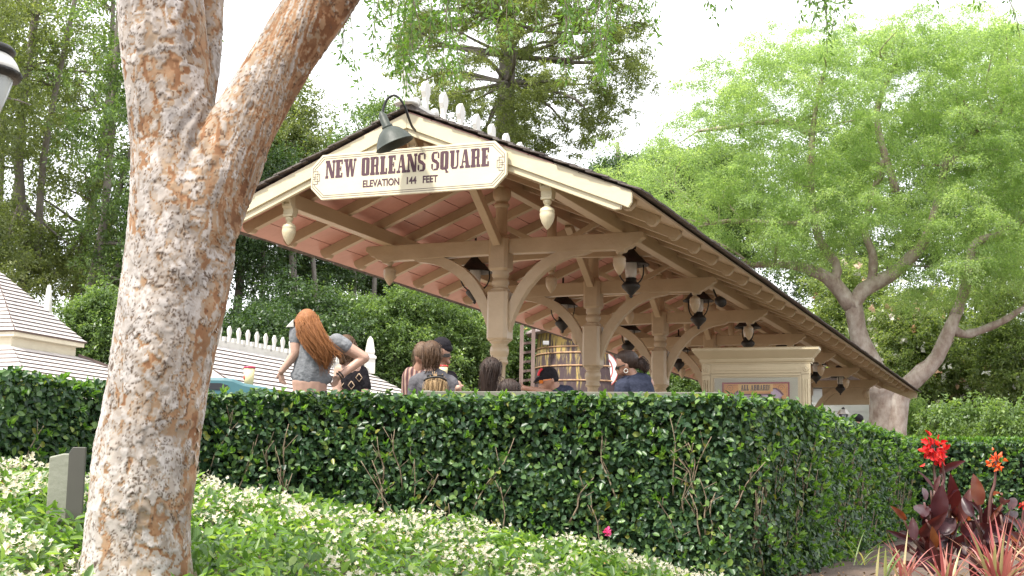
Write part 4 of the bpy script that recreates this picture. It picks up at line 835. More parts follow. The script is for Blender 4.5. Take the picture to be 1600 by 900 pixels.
# left house: pyramid roof over a low skirt roof
p1, p2 = at(23, 516, 24.0), at(134, 537, 25.9); p2[2] = p1[2]
e1 = (p2-p1); wl = np.linalg.norm(e1); e1 = e1/wl; n1 = np.array([-e1[1], e1[0], 0])
LH = thing('shingled_house', 'house with steep pale shingled pyramid roof above a low skirt roof at far left', 'house', (p1[0], p1[1], 1.2))
best = None
for dp in np.arange(1.0, 6, .1):
    for hh in np.arange(.8, 4, .1):
        ap = p1+e1*wl/2+n1*dp/2+np.array([0, 0, hh]); r_ = ap-CAM; z_ = r_ @ FWD; x_, y_ = 800+FPX*(r_ @ RGT)/z_, 450-FPX*(r_ @ UPV)/z_; q = (x_+11)**2+(y_-416)**2
        if best is None or q < best[0]: best = (q, dp, hh, ap)
_, dp, hh, ap = best; p3, p4 = p2+n1*dp, p1+n1*dp
mb = MB()
for A_, B_ in ((p1, p2), (p2, p3), (p3, p4), (p4, p1)): roof_plane(mb, ap-(ap-A_)*.001, ap-(ap-B_)*.001, B_, A_, 17)
obj('roof', mb, [m_hroof, m_hdark], LH)
cc = (p1+p3)/2; mb = MB(); dz = np.array([0, 0, 1.])
def ringbox(k0, k1, z0, z1):
    for A_, B_ in ((p1, p2), (p2, p3), (p3, p4), (p4, p1)):
        a0, b0, a1, b1 = cc+(A_-cc)*k0, cc+(B_-cc)*k0, cc+(A_-cc)*k1, cc+(B_-cc)*k1; mb.add([a0+dz*z0, b0+dz*z0, b1+dz*z1, a1+dz*z1], [(0, 1, 2, 3)])
ringbox(.985, .985, -.09, -.005); ringbox(.90, .985, -.10, -.09); ringbox(.90, .90, -.6, -.10); obj('cornice', mb, m_hwall, LH)
q1, q2, q3, q4 = (cc+(p-cc)*.93 for p in (p1, p2, p3, p4)); zsk = -.27; ee = 1.25; le = []
for p, s in ((p1, -e1-n1), (p2, e1-n1), (p3, e1+n1), (p4, -e1+n1)): le.append(p+s*ee+dz*(zsk-.62))
mb = MB(); qq = [q1, q2, q3, q4]
for i in range(4): j = (i+1) % 4; roof_plane(mb, qq[i]+dz*zsk, qq[j]+dz*zsk, le[j], le[i], 7)
obj('skirt_roof', mb, [m_hroof, m_hdark], LH)
mb = MB()
for i in range(4): j = (i+1) % 4; mb.bar(le[i]-dz*.05, le[j]-dz*.05, .05, .09)
obj('gutter', mb, paint('dark_gutter', (.10, .08, .085)), LH)
mb = MB(); lw_ = [cc+(l-cc)*.86 for l in le]
for i in range(4): j = (i+1) % 4; a_, b_ = lw_[i].copy(), lw_[j].copy(); c_, d_ = b_.copy(), a_.copy(); c_[2] = d_[2] = 1.2; mb.add([a_, b_, c_, d_], [(0, 1, 2, 3)])
obj('wall', mb, m_hwall, LH)
mb = MB()
a_, b_ = qq[1]+dz*(zsk+.03), le[1]+dz*.05; mb.bar(a_, b_, .09, .05); obj('hip_cap', mb, m_hdark, LH)
sp_ = at(74, 492, 27.0); mb = MB(); mb.lathe([(.11, -1.2), (.11, .0), (.09, .28), (.06, .50), (.035, .58)], sp_, 4); obj('spire', mb, m_white, LH)
# middle house: gable to hip, crested ridge, spike
r0, r1 = at(262, 527.0, 23.6), at(577, 584, 29.0); zr = (r0[2]+r1[2])/2; 
r0 = CAM+(r0-CAM)*((zr-CAM[2])/(r0[2]-CAM[2])); r1 = CAM+(r1-CAM)*((zr-CAM[2])/(r1[2]-CAM[2]))
er = unit(r1-r0); nr_ = np.array([er[1], -er[0], 0]); nr_ = nr_ if nr_ @ (CAM-r0) > 0 else -nr_
best = None
for aa in np.arange(.8, 5, .05):
    q = r0+nr_*aa-dz*1.6; r_ = q-CAM; z_ = r_ @ FWD; x_, y_ = 800+FPX*(r_ @ RGT)/z_, 450-FPX*(r_ @ UPV)/z_; er_ = abs((y_-566)-(x_-332)*38/48.)
    if best is None or er_ < best[0]: best = (er_, aa)
aa = best[1]; E0 = r0+nr_*aa-dz*1.6; E1 = r1+er*aa*.9+nr_*aa-dz*1.6; G0 = r0-nr_*aa-dz*1.6; G1 = r1+er*aa*.9-nr_*aa-dz*1.6
MH = thing('shingled_house', 'long house with pale shingled roof and white crested ridge beyond the red haired woman', 'house', (E0[0], E0[1], 1.2))
mb = MB(); roof_plane(mb, r0, r1, E1, E0, 18); roof_plane(mb, r1, r0, G0, G1, 18); roof_plane(mb, r1-er*.01, r1+er*.01, G1, E1, 18); obj('roof', mb, [m_hroof, m_hdark], MH)
mb = MB(); mb.bar(r0-dz*.10-er*.05, E0-dz*.10-er*.05, .05, .17, up=(0, 0, 1)); mb.bar(r0-dz*.10-er*.05, G0-dz*.10-er*.05, .05, .17); obj('bargeboard', mb, m_white, MH)
mb = MB(); a_, b_ = E0-nr_*.3+er*.35, G0+nr_*.3+er*.35; mb.add([r0-dz*.2+er*.35, a_, a_*[1, 1, 0]+dz*1.2, b_*[1, 1, 0]+dz*1.2, b_], [(0, 1, 2, 3, 4)]); c_, d_ = E1-nr_*.3-er*.3, G1+nr_*.3-er*.3
mb.add([a_, c_, c_*[1, 1, 0]+dz*1.2, a_*[1, 1, 0]+dz*1.2], [(0, 1, 2, 3)]); mb.add([c_, d_, d_*[1, 1, 0]+dz*1.2, c_*[1, 1, 0]+dz*1.2], [(0, 1, 2, 3)]); obj('wall', mb, paint('house_tan', (.33, .27, .16), (.28, .22, .13), 4, .7), MH)
ln_ = np.linalg.norm(r1-r0); mb = MB(); mb.bar(r0+dz*.05, r1+dz*.05, .06, .13); k = int(ln_/.30)
for i in range(k): mb.box(r0+er*(.30*i+.15)+dz*.13, (.03, .03, .06), np.stack([er, nr_, dz], 1))
obj('ridge_board', mb, m_white, MH)
for i in range(k): mb = MB(); mb.prism([(x*.9, z*1.0) for x, z in [(-.035, 0), (-.028, .1), (-.05, .16), (-.058, .21), (-.03, .25), (0, .285), (.03, .25), (.058, .21), (.05, .16), (.028, .1), (.035, 0)]], r0+er*(.30*i)+dz*.11, er, dz, nr_, .02); obj('finial', mb, m_white, MH)
mb = MB(); sb = r1+dz*.0; mb.lathe([(.13, 0), (.13, .30), (.16, .32), (.16, .36), (.10, .40), (.12, .45), (.07, .72), (.02, .79)], sb, 4, smooth=False); obj('spike', mb, m_white, MH)

# ------------------------------------------------------------------ water tower
TDp = 33.0; tc_ = atz(911, TDp, 1.3); mp_ = TDp/FPX
def ty(py): return float(at(911, py, TDp)[2])-1.3
def tankmat():
    m, t, b = new_mat('peeling_yellow_staves'); N, L = t.nodes, t.links; tc = N.new('ShaderNodeTexCoord'); mp = N.new('ShaderNodeMapping'); mp.inputs['Scale'].default_value = (9, 9, .9); L.new(tc.outputs['Object'], mp.inputs[0])
    n = N.new('ShaderNodeTexNoise'); n.inputs['Scale'].default_value = 1.6; n.inputs['Detail'].default_value = 7; n.inputs['Roughness'].default_value = .7; L.new(mp.outputs[0], n.inputs[0])
    sx = N.new('ShaderNodeSeparateXYZ'); L.new(tc.outputs['Object'], sx.inputs[0]); mr = N.new('ShaderNodeMapRange'); mr.inputs[1].default_value = ty(612); mr.inputs[2].default_value = ty(535); mr.inputs[3].default_value = -.06; mr.inputs[4].default_value = .095; L.new(sx.outputs[2], mr.inputs[0])
    ad = N.new('ShaderNodeMath'); L.new(n.outputs[0], ad.inputs[0]); L.new(mr.outputs[0], ad.inputs[1])
    r = N.new('ShaderNodeValToRGB'); e = r.color_ramp.elements; e[0].position = .51; e[0].color = (.055, .035, .038, 1); e[1].position = .63; e[1].color = (.34, .245, .075, 1); q = e.new(.56); q.color = (.13, .10, .06, 1); L.new(ad.outputs[0], r.inputs[0])
    L.new(r.outputs[0], b.inputs['Base Color']); b.inputs['Roughness'].default_value = .85; return m
WT = thing('water_tower', 'weathered wooden water tank with peeling yellow paint and iron hoops beyond the shelter posts', 'water tank', tc_)
rad = 73*mp_; tank = MB(); pf = [(rad*1.05, ty(640)), (rad*1.03, ty(612)), (rad, ty(575)), (rad*.965, ty(530)), (rad*.95, ty(516))]
tank.lathe(pf, tc_, 44, smooth=False); obj('tank', tank, tankmat(), WT)
m_hoop = paint('rusty_hoop', (.42, .27, .15), (.2, .1, .06), 12, .7); m_old = paint('old_timber', (.115, .075, .065), (.19, .14, .12), 9, .9, .4, 40, (1, 1, .2))
for py in (549.5, 559, 579, 601.5, 632): 
    rr = np.interp(py, [516, 530, 575, 612, 640], [rad*.95, rad*.965, rad, rad*1.03, rad*1.05]); obj('hoop', MB().lathe([(rr+.004, -.018), (rr+.02, -.012), (rr+.02, .012), (rr+.004, .018)], tc_+dz*ty(py), 44), m_hoop, WT)
rf = MB(); n = 7
for i in range(n):
    f0, f1 = i/n, (i+1.1)/n; rf.lathe([((rad*1.2)*f0+.02, ty(468)-(ty(468)-ty(525))*f0), ((rad*1.2)*f1+.02, ty(468)-(ty(468)-ty(525))*f1+.03), ((rad*1.2)*f1+.02, ty(468)-(ty(468)-ty(525))*f1-.01)], tc_, 12, smooth=False)
obj('tank_roof', rf, paint('grey_shake', (.24, .19, .19), (.33, .28, .28), 7, .9), WT)
base = MB(); base.lathe([(rad*1.12, 0), (rad*1.12, ty(640)-.02)], tc_, 24, smooth=False); obj('stone_base', base, paint('stone', (.3, .27, .24), (.2, .18, .16), 5, .9, .5), WT)
LD = thing('wooden_ladder', 'tall dark wooden ladder standing against the yellow water tank', 'ladder', atz(825, 31.8, 1.3))
for px in (815.5, 833.5): obj('ladder_rail', MB().bar(atz(px, 31.8, 1.3), atz(px+1, 31.8, float(at(px, 509, 31.8)[2])), .085, .07, _f0), m_old, LD)
for py in np.arange(536, 660, 14.5): obj('rung', MB().bar(at(812, py+1.5, 31.82), at(836, py-1.5, 31.82), .05, .055), m_old, LD)
obj('hose', MB().tube([at(813.5, 640, 31.7), at(813, 560, 31.7), at(813.5, 522, 31.7), at(818, 515, 31.7), at(824, 513, 31.7)], .016, 6), paint('yellow_hose', (.45, .36, .10)), LD)
FB = at(853, 536, TDp-1.15); FX = thing('floodlight', 'small grey box floodlight mounted high on the yellow water tank', 'floodlight', FB); obj('housing', MB().box(FB, (.07, .05, .045), R2), paint('grey_metal', (.34, .34, .34)), FX, .01); obj('bracket', MB().tube([FB, FB+_f0*.3+dz*.05], .015, 6), m_black, FX)
# round railway emblem with a five-pointed star, fixed to the tank
ED = TDp-rad*1.05-.05; eo = at(934, 578, ED); em = ED/FPX; EM = thing('round_emblem', 'round white and red emblem with a star fixed on the water tank', 'emblem', eo); fr_ = unit(-FWD*[1, 1, 0]); rx = np.array([-fr_[1], fr_[0], 0]); rx = rx if rx @ RGT > 0 else -rx
def disc(name, r0, r1, y, m): 
    mb = MB(); mb.lathe([(r0, -.02), (r0, y), (r1, y), (r1, -.02)] if r0 > 0 else [(.001, y), (r1, y), (r1, -.02)], eo, 48, fr_, smooth=False); return obj(name, mb, m, EM)
m_ew = paint('emblem_white', (.80, .79, .78)); m_er = paint('emblem_red', (.45, .10, .09))
disc('disc', 0, 32*em, .02, m_ew); disc('red_ring', 22*em, 24*em, .024, m_er); disc('red_ring', 30.5*em, 32*em, .024, m_er); disc('red_ring', 15*em, 18*em, .023, m_er)
mb = MB(); st_ = [(math.sin(k*math.pi/5)*(22 if k % 2 == 0 else 9.5)*em, math.cos(k*math.pi/5)*(22 if k % 2 == 0 else 9.5)*em) for k in range(10)]; mb.prism(st_[::-1], eo+fr_*.03, rx, dz, fr_, .006); obj('star', mb, m_ew, EM)
mb = MB(); mb.lathe([(.001, .038), (8*em, .038), (8*em, .03)], eo, 24, fr_); obj('star_centre', mb, paint('emblem_grey', (.30, .36, .42), (.6, .6, .6), 14), EM)
mb = MB()
for k, ch in enumerate('ROAD'):
    th = R(215-k*19)-R(20); cx_ = math.sin(th)*27*em; cz_ = math.cos(th)*27*em; u_ = rx*math.cos(th+math.pi)-dz*math.sin(th+math.pi); v_ = -(rx*math.sin(th)+dz*math.cos(th)); q = lettering(ch, eo+rx*cx_+dz*cz_-u_*2.2*em-v_*2.4*em+fr_*.024, u_, v_, fr_, 4.8*em, 4.4*em); mb.add(np.concatenate(q.v), q.f)
obj('lettering', mb, m_er, EM)

# ------------------------------------------------------------------ small grey clapboard shed and a lantern post far right
hb = atz(1312, 40, 1.3); GH = thing('clapboard_shed', 'low pale grey clapboard building beyond the far end of the shelter', 'building', hb); mb = MB(); zt_ = float(at(1312, 612, 40)[2])
for i in range(16): zb_ = 1.3+(zt_-1.3)*i/16; mb.box((hb[0], hb[1], zb_+(zt_-1.3)/32), (1.15, .6+.012*(i % 2), (zt_-1.3)/32), R2)
obj('wall', mb, paint('grey_clapboard', (.55, .55, .53), (.5, .5, .48), 6, .7), GH); mb = MB(); mb.prism([(-1.3, 0), (1.3, 0), (1.2, .35), (-1.2, .35)], (hb[0], hb[1], zt_+.02), _r0, _u0, _f0, .8); obj('roof', mb, m_hdark, GH)
lb = atz(1314, 27, 1.3); GL2 = thing('lantern_post', 'small lantern post with bright white cap in front of the pale clapboard building', 'lamp post', lb); g_ = 27/FPX
def gz(py): return float(at(1314, py, 27)[2])-1.3
obj('post', MB().lathe([(.05, 0), (.04, gz(662))], lb, 10), m_black, GL2); obj('glass', MB().lathe([(5*g_, gz(662)), (7*g_, gz(649))], lb, 6, smooth=False), glassmat('lantern_glass', (.75, .75, .85), .1, .4), GL2)
obj('cap', MB().lathe([(9*g_, gz(649)), (9*g_, gz(647)), (6*g_, gz(642)), (2*g_, gz(641))], lb, 6, smooth=False), m_white, GL2); obj('knob', MB().lathe([(1*g_, gz(642)), (3*g_, gz(640)), (1*g_, gz(638))], lb, 8), m_black, GL2)
# ------------------------------------------------------------------ trees and shrubs behind
m_tr = paint('grey_tree_bark', (.24, .215, .19), (.13, .11, .095), 5, .9, .6, 30, (1, 1, .25))
m_trd = paint('dark_tree_bark', (.085, .07, .06), (.14, .12, .10), 5, .9, .6, 30, (1, 1, .25))
m_pink = paint('smooth_pinkish_bark', (.21, .15, .12), (.44, .385, .34), 5, .85, 1., 9, (1, 1, .6))
F_gum = leafmat('grey_green_leaf', [(0, (.085, .11, .05)), (.5, (.155, .19, .085)), (.85, (.245, .28, .12)), (1, (.35, .38, .18))], .45, .45)
F_dark = leafmat('deep_green_leaf', [(0, (.024, .046, .020)), (.5, (.046, .086, .032)), (.85, (.085, .14, .048)), (1, (.16, .22, .08))], .42, .32)
F_mid = leafmat('mid_green_leaf', [(0, (.06, .10, .04)), (.5, (.115, .18, .065)), (.85, (.19, .27, .095)), (1, (.29, .36, .14))], .40, .4)
F_con = leafmat('conifer_leaf', [(0, (.10, .125, .06)), (.5, (.18, .215, .09)), (.85, (.26, .30, .12)), (1, (.34, .38, .16))], .6, .42)
F_fea = leafmat('feathery_leaf', [(0, (.14, .205, .10)), (.5, (.225, .31, .145)), (.85, (.32, .40, .19)), (1, (.43, .49, .26))], .5, .58, (2.1, 2.2, 1.05))
F_shr = leafmat('flowering_shrub_leaf', [(0, (.11, .15, .075)), (.5, (.19, .245, .12)), (.85, (.30, .35, .17)), (1, (.46, .48, .28))], .4, .55)
F_pet = leafmat('pale_petal', [(0, (.75, .40, .25)), (.25, (.78, .62, .5)), (.5, (.82, .80, .76)), (1, (.85, .84, .8))], .6, .3, (1, 1, 1))
def crown_leaves(r, clumps, per, ln, wd, spread, droop=0., flat=.7, six=False, ntw=12, jit=.13):
    """leaves set along twigs that radiate from each clump centre"""
    nc_ = len(clumps); tw = unit(r.normal(size=(nc_, ntw, 3))*np.array([1, 1, flat])+np.array([0, 0, .12])); tl = spread*2.1*r.uniform(.45, 1.1, (nc_, ntw)); ci = np.repeat(np.arange(nc_), per); n = len(ci); tj = r.integers(0, ntw, n)
    d = tw[ci, tj]; l_ = tl[ci, tj]; t = r.random(n)**.75; P = clumps[ci]+d*(l_*t)[:, None]+r.normal(size=(n, 3))*spread*jit; P[:, 2] -= droop*l_*t*t*.9
    D = unit(d*.8+unit(r.normal(size=(n, 3)))*.9+np.array([0, 0, -.25-droop*t.mean()])); N = unit(np.array([0, 0, .8])+unit(r.normal(size=(n, 3)))*.85)
    l = ln*r.uniform(.6, 1.3, n); V, Q, A = leaves(P, D, N, l, l*wd, .2, .2, six=six)
    sh_ = np.repeat(r.random(nc_)[ci], 4); return V, Q, np.clip(A*.62+sh_*.38, 0, 1)
def tree(name, label, cat, base, height, stems, clumps_fn, per, leaf, spread, lm, bm, seed, group=None, droop=0., flat=.7, wd=.5, extra=None, nlimb=14):
    r = np.random.default_rng(seed); base = np.asarray(base, float); T = thing(name, label, cat, base, group)
    cl = clumps_fn(r)
    tk = MB(); nodes = []
    for pts, r0, r1 in stems:
        path = arc_pts(pts, 14); tk.tube(path, np.linspace(r0, r1, 14)*(1+.08*r.normal(size=14)), 10); nodes += [(p, r0+(r1-r0)*i/13) for i, p in enumerate(path) if i > 4]
    if nodes and nlimb:
        NP = np.array([q[0] for q in nodes]); pick = r.choice(len(cl), min(nlimb, len(cl)), replace=False)
        for k in pick:
            c = cl[k]; d = np.linalg.norm(NP-c, axis=1)+np.maximum(0, NP[:, 2]-c[2])*1.5; j = int(np.argmin(d)); a = NP[j]; rr = min(nodes[j][1]*.6, .02+.018*np.linalg.norm(c-a))
            m_ = (a+c)/2+r.normal(size=3)*.12*np.linalg.norm(c-a)*np.array([1, 1, .5]); tk.tube(arc_pts([a, m_, c], 8), np.linspace(rr, rr*.25, 8), 6)
    obj('trunk', tk, bm, T)
    parts = [crown_leaves(r, cl, per, leaf, wd, spread, droop, flat)]; mats = [lm]
    if extra is not None:
        n, sz, m = extra; k = r.choice(len(cl), n); c = cl[k]+r.normal(size=(n, 3))*spread; c = np.repeat(c, 6, 0)+r.normal(size=(n*6, 3))*sz*.3; parts.append(leaves(c, unit(r.normal(size=(len(c), 3))), unit(r.normal(size=(len(c), 3))), sz, sz*.8, six=False)); V, Q, A, M = joinq(parts); A[len(parts[0][0]):] = np.repeat(r.random(n), 6*4); mats.append(m)
    V, Q, A, M = joinq(parts) if extra is None else (V, Q, A, M); quick_mesh('crown', V, Q, mats, T, A, M); return T
def ell(c, rad, n, shell=.5):      # clump centres filling an uneven ellipsoid
    def f(r):
        d = unit(r.normal(size=(n, 3))); q = r.random(n)**shell; lump = .7+.55*vnoise(d*2.3+r.random(3)*20); return np.asarray(c)+d*(q*lump)[:, None]*np.asarray(rad)
    return f
def many(*fs): return lambda r: np.concatenate([f(r) for f in fs])
def px_r(px, d): return px*d/FPX
# tall leaning grey-trunked trees at left
specs = [(-60, 30, 'leaning grey trunked tree at the left edge behind the lamp', [(-40, 640), (-55, 380), (-70, 100), (-90, -200)], 300, (-60, 90), 130),
         (30, 33, 'slender grey tree rising behind the pyramid roof', [(20, 640), (38, 420), (30, 230), (62, -30), (70, -200)], 280, (40, 110), 110),
         (105, 35, 'pale trunked tree just left of the foreground trunk leaning right', [(98, 640), (118, 460), (150, 290), (172, 130), (180, -150)], 260, (120, 180), 105),
         (165, 31, 'twin stemmed tree showing close beside the foreground trunk', [(120, 640), (138, 480), (160, 360), (176, 180), (190, -60)], 230, (190, 60), 110),
         (-10, 38, 'taller pale crowned tree standing behind the other trees at left', [(-20, 640), (-5, 400), (5, 150), (10, -150)], 260, (5, -40), 150)]
for i, (px, d, lab, st, nc_, cpx, rp) in enumerate(specs):
    stp = [at(x, y, d) for x, y in st]; stp[0][2] = 1.2; s2 = [q+np.array([.5, .3, 0])*k*.5 for k, q in enumerate(stp)]
    tree('tall_tree', lab, 'tree', stp[0], 14, [(stp, .15, .05), (s2[1:], .09, .04)], many(ell(at(cpx[0], cpx[1], d), (px_r(rp, d), px_r(rp, d), px_r(300, d)), int(nc_*.36), .45), ell(at(cpx[0]+10, 400, d), (px_r(85, d), px_r(85, d), px_r(90, d)), int(nc_*.16), .5)), 260, .085, .36, F_gum if i != 3 else F_mid, m_tr, 100+i, 'tall leaning trees at the left', flat=.8, nlimb=22)
# darker trees between the foreground trunk and the shelter
specs = [(372, 34, 'dark evergreen tree filling the gap right of the foreground trunk', 380, 330, 90, 150, F_dark), (452, 37, 'pale green crowned tree above the left slope of the shelter roof', 440, 230, 75, 110, F_gum),
         (478, 39, 'dark tree behind the head of the red haired woman', 470, 400, 100, 130, F_dark), (545, 40, 'rounded green tree showing over the shelter roof left of the lamp', 560, 260, 85, 105, F_mid),
         (600, 42, 'dark tree with sky gaps under the left eave of the shelter', 600, 420, 90, 110, F_dark), (690, 44, 'green tree low behind the middle of the shelter', 690, 430, 110, 110, F_mid), (250, 36, 'dark tree hidden mostly behind the foreground trunk', 265, 350, 110, 170, F_dark)]
for i, (px, d, lab, cx, cy, rx_, rz_, fm) in enumerate(specs):
    b = atz(px, d, 1.2); c = at(cx, cy, d); mid_ = at(px+random.uniform(-8, 14), 520, d)
    tree('leafy_tree', lab, 'tree', b, 9, [([b, mid_, at((px+cx)/2+6, cy+40, d), at(cx, cy-40, d)], .17, .05), ([b+[.3, .2, 0], mid_+[.6, .2, 0], at(cx+30, cy+10, d)], .11, .04)], many(ell(c, (px_r(rx_, d), px_r(rx_, d)*.9, px_r(rz_, d)), 120, .42)), 270, .09, .37, fm, m_trd if fm is F_dark else m_tr, 140+i, 'leafy trees behind the shelter')
# rounded shrubs behind the people
specs = [(400, 29.5, 100, 535, 55, 'dark rounded shrub behind the crested roof ridge', F_dark), (470, 31, 105, 520, 75, 'deep green shrub behind the red haired woman', F_dark), (575, 31.5, 80, 535, 85, 'green shrub behind the white roof spike', F_mid), (655, 32, 82, 530, 88, 'bright green shrub behind the group of people', F_mid), (735, 33, 75, 540, 78, 'yellowish green shrub left of the nearest shelter post', F_mid), (805, 35, 60, 560, 70, 'green shrub beside the ladder of the water tank', F_mid), (1085, 36, 70, 600, 40, 'green shrub seen between the far shelter posts', F_mid), (1010, 38, 60, 590, 40, 'green shrub right of the water tank', F_dark), (150, 27.5, 50, 520, 60, 'bright fresh green shrub between the pyramid roof and the trunk', F_mid)]
for i, (px, d, rx_, cy, rz_, lab, fm) in enumerate(specs):
    b = atz(px, d, 1.2); c = at(px, cy, d); lo = np.array([c[0], c[1], (c[2]+1.2)/2])
    tree('leafy_shrub', lab, 'shrub', b, 4, [([b, (b+c)/2+[.1, 0, 0], c], .09, .03), ([b+[.2, 0, 0], (b+c)/2+[.5, .1, 0], c+[.7, 0, -.2]], .06, .02)], many(ell(c, (px_r(rx_, d), px_r(rx_, d)*.8, px_r(rz_, d)), 200, .4), ell(lo, (px_r(rx_, d)*.95, px_r(rx_, d)*.8, c[2]/2-.3), 110, .4)), 210, .07, .22, fm, m_trd, 170+i, 'shrubs behind the platform', nlimb=8)
# tall conifer behind the roof
cd_ = 46; cb = atz(790, cd_, 1.2)
def con(r):
    out = []
    for k in range(900):
        py = r.uniform(-330, 240); w = np.interp(py, [-330, -100, 60, 170, 245], [130, 195, 215, 195, 70]); an = r.uniform(0, 6.28); rr = px_r(w, cd_)*r.random()**.45; e = np.array([math.cos(an), math.sin(an), 0]); p = at(797, py, cd_)+e*rr
        if vnoise(p[None]*.75)[0] < .38: continue
        m_ = r.integers(2, 5); out += [p+r.normal(size=3)*np.array([.33, .33, .16]) for q in range(m_)]
    return np.array(out)
tree('tall_conifer', 'tall open conifer rising behind the shelter ridge with sky between its boughs', 'tree', cb, 22, [([cb, at(788, 250, cd_), at(794, 60, cd_), at(800, -150, cd_), at(800, -320, cd_)], .36, .12), ([at(792, 90, cd_), at(770, -20, cd_), at(740, -160, cd_)], .16, .06)], con, 160, .10, .21, F_con, m_tr, 300, droop=-.15, flat=.6, wd=.34, nlimb=110)
# big spreading feathery tree at right
fd_ = 36; fb = atz(1386, fd_, 1.2)
def fa_(x, y, o=0): return at(x, y, fd_+o)
st = [([fb, fa_(1386, 690), fa_(1385, 640), fa_(1374, 595)], .54, .40), ([fa_(1380, 620), fa_(1368, 585), fa_(1345, 535), fa_(1332, 468)], .37, .22), ([fb+[.3, 0, 0], fa_(1400, 640, -.2), fa_(1432, 590, -.3), fa_(1462, 562, -.3), fa_(1490, 500, -.3), fa_(1500, 480, -.2)], .29, .12), ([fa_(1486, 512, -.2), fa_(1510, 522), fa_(1560, 505), fa_(1600, 480)], .14, .07),
      ([fa_(1331, 480), fa_(1300, 440), fa_(1262, 420), fa_(1215, 412), fa_(1175, 415)], .20, .07), ([fa_(1300, 445), fa_(1308, 415), fa_(1280, 375), fa_(1268, 300), fa_(1270, 200), fa_(1285, 120)], .14, .06), ([fa_(1332, 480), fa_(1350, 452), fa_(1395, 428), fa_(1430, 395), (fa_(1448, 370)), fa_(1470, 290), fa_(1480, 240)], .22, .08),
      ([fa_(1362, 440), fa_(1364, 400), fa_(1352, 350), fa_(1380, 250)], .13, .06), ([fa_(1270, 210), fa_(1215, 190), fa_(1130, 200), fa_(1090, 205)], .10, .04), ([fa_(1285, 330), fa_(1240, 350), fa_(1150, 345), fa_(1110, 350)], .1, .04), ([fa_(1480, 260), fa_(1530, 200), fa_(1600, 190)], .13, .05), ([fa_(1492, 495, -.25), fa_(1508, 450, -.4), fa_(1516, 405, -.5), fa_(1524, 380, -.5), fa_(1560, 366, -.5), fa_(1600, 358, -.4)], .15, .07), ([fa_(1400, 300), fa_(1370, 180), fa_(1400, 100)], .11, .05)]
def fcl(r):
    out = []; bx = [(1560, 60, 120, 50), (1420, 95, 130, 60), (1135, 150, 100, 70), (1225, 95, 130, 60), (1010, 265, 75, 65), (965, 330, 40, 40), (1350, 60, 130, 45), (1500, 45, 130, 45), (1290, 170, 190, 110), (1150, 230, 120, 90), (1060, 300, 100, 80), (1430, 150, 210, 120), (1560, 130, 150, 110), (1400, 290, 230, 90), (1180, 330, 150, 75), (1560, 330, 130, 130), (1470, 430, 130, 65), (1280, 330, 130, 80), (1640, 380, 110, 160), (1570, 250, 120, 80), (1720, 200, 160, 160), (1095, 390, 60, 30), (1250, 395, 80, 35)]
    for cx, cy, a, b in bx:
        k = int(a*b/245); d = unit(r.normal(size=(k, 3))); q = r.random(k)**.4; 
        for j in range(k): out.append(at(cx+d[j, 0]*a*q[j], cy+d[j, 2]*b*q[j], fd_+d[j, 1]*q[j]*3.2))
    return np.array(out)
tree('feathery_tree', 'big spreading feathery bright green tree with smooth pinkish limbs right of the shelter', 'tree', fb, 14, st, fcl, 560, .062, .35, F_fea, m_pink, 400, droop=.55, flat=.35, wd=.34, nlimb=70)
# trees and flowering shrubs behind it
for i, (px, d, cx, cy, rx_, rz_, lab, fm) in enumerate([(1090, 50, 1090, 330, 110, 110, 'loose green tree behind the left side of the feathery tree', F_mid), (1330, 52, 1330, 330, 190, 210, 'broad green tree behind the limbs of the feathery tree', F_mid), (1560, 50, 1560, 260, 170, 230, 'tall green tree behind the right edge of the feathery tree', F_mid), (960, 55, 965, 300, 60, 60, 'small dark tree just right of the tall conifer', F_dark)]):
    b = atz(px, d, 1.2); c = at(cx, cy, d); tree('leafy_tree', lab, 'tree', b, 12, [([b, (b+c)/2, c, c+[0, 0, 2.]], .22, .06)], ell(c, (px_r(rx_, d), px_r(rx_, d), px_r(rz_, d)), 420 if rx_ > 100 else 150, .4), 200, .11, .42, fm, m_tr, 420+i, 'leafy trees behind the shelter')
for i, (px, d, rx_, cy, rz_, lab) in enumerate([(1425, 41, 70, 560, 110, 'pale flowered shrub right behind the smooth pinkish trunk'), (1500, 42, 75, 550, 130, 'tall pale flowered shrub right of the smooth pinkish limb'), (1580, 40, 75, 560, 130, 'pale flowered shrub at the right edge above the low hedge'), (1330, 44, 70, 500, 120, 'pale flowered shrub left behind the smooth pinkish trunk'), (1660, 41, 70, 540, 140, 'flowering shrub cut by the right edge')]):
    if px > 1640: continue
    b = atz(px, d, 1.2); c = at(px, cy, d); lo = np.array([c[0], c[1], (c[2]+1.2)/2])
    tree('flowering_shrub', lab, 'shrub', b, 5, [([b, (b+c)/2, c], .10, .03)], many(ell(c, (px_r(rx_, d), px_r(rx_, d)*.8, px_r(rz_, d)), 220, .4), ell(lo, (px_r(rx_, d), px_r(rx_, d)*.8, c[2]/2-.2), 110, .4)), 190, .09, .26, F_shr, m_trd, 440+i, 'pale flowered shrubs at the right', extra=(95, .17, F_pet), nlimb=8)
for i, (px, d, rx_, cy, lab) in enumerate([(1500, 27, 90, 672, 'low bright shrub behind the lower hedge'), (1610, 26, 90, 668, 'low bright shrub at the right edge behind the lower hedge'), (1415, 39, 50, 650, 'low yellow green shrub beside the smooth pinkish trunk')]):
    b = atz(px, d, 1.2); c = at(px, cy, d); tree('low_shrub', lab, 'shrub', b, 2, [([b, c], .05, .02)], ell((c[0], c[1], c[2]-.25), (px_r(rx_, d), .9, .75), 130, .4), 110, .08, .17, F_mid if i < 2 else F_fea, m_trd, 460+i, 'low shrubs at the right', nlimb=4)
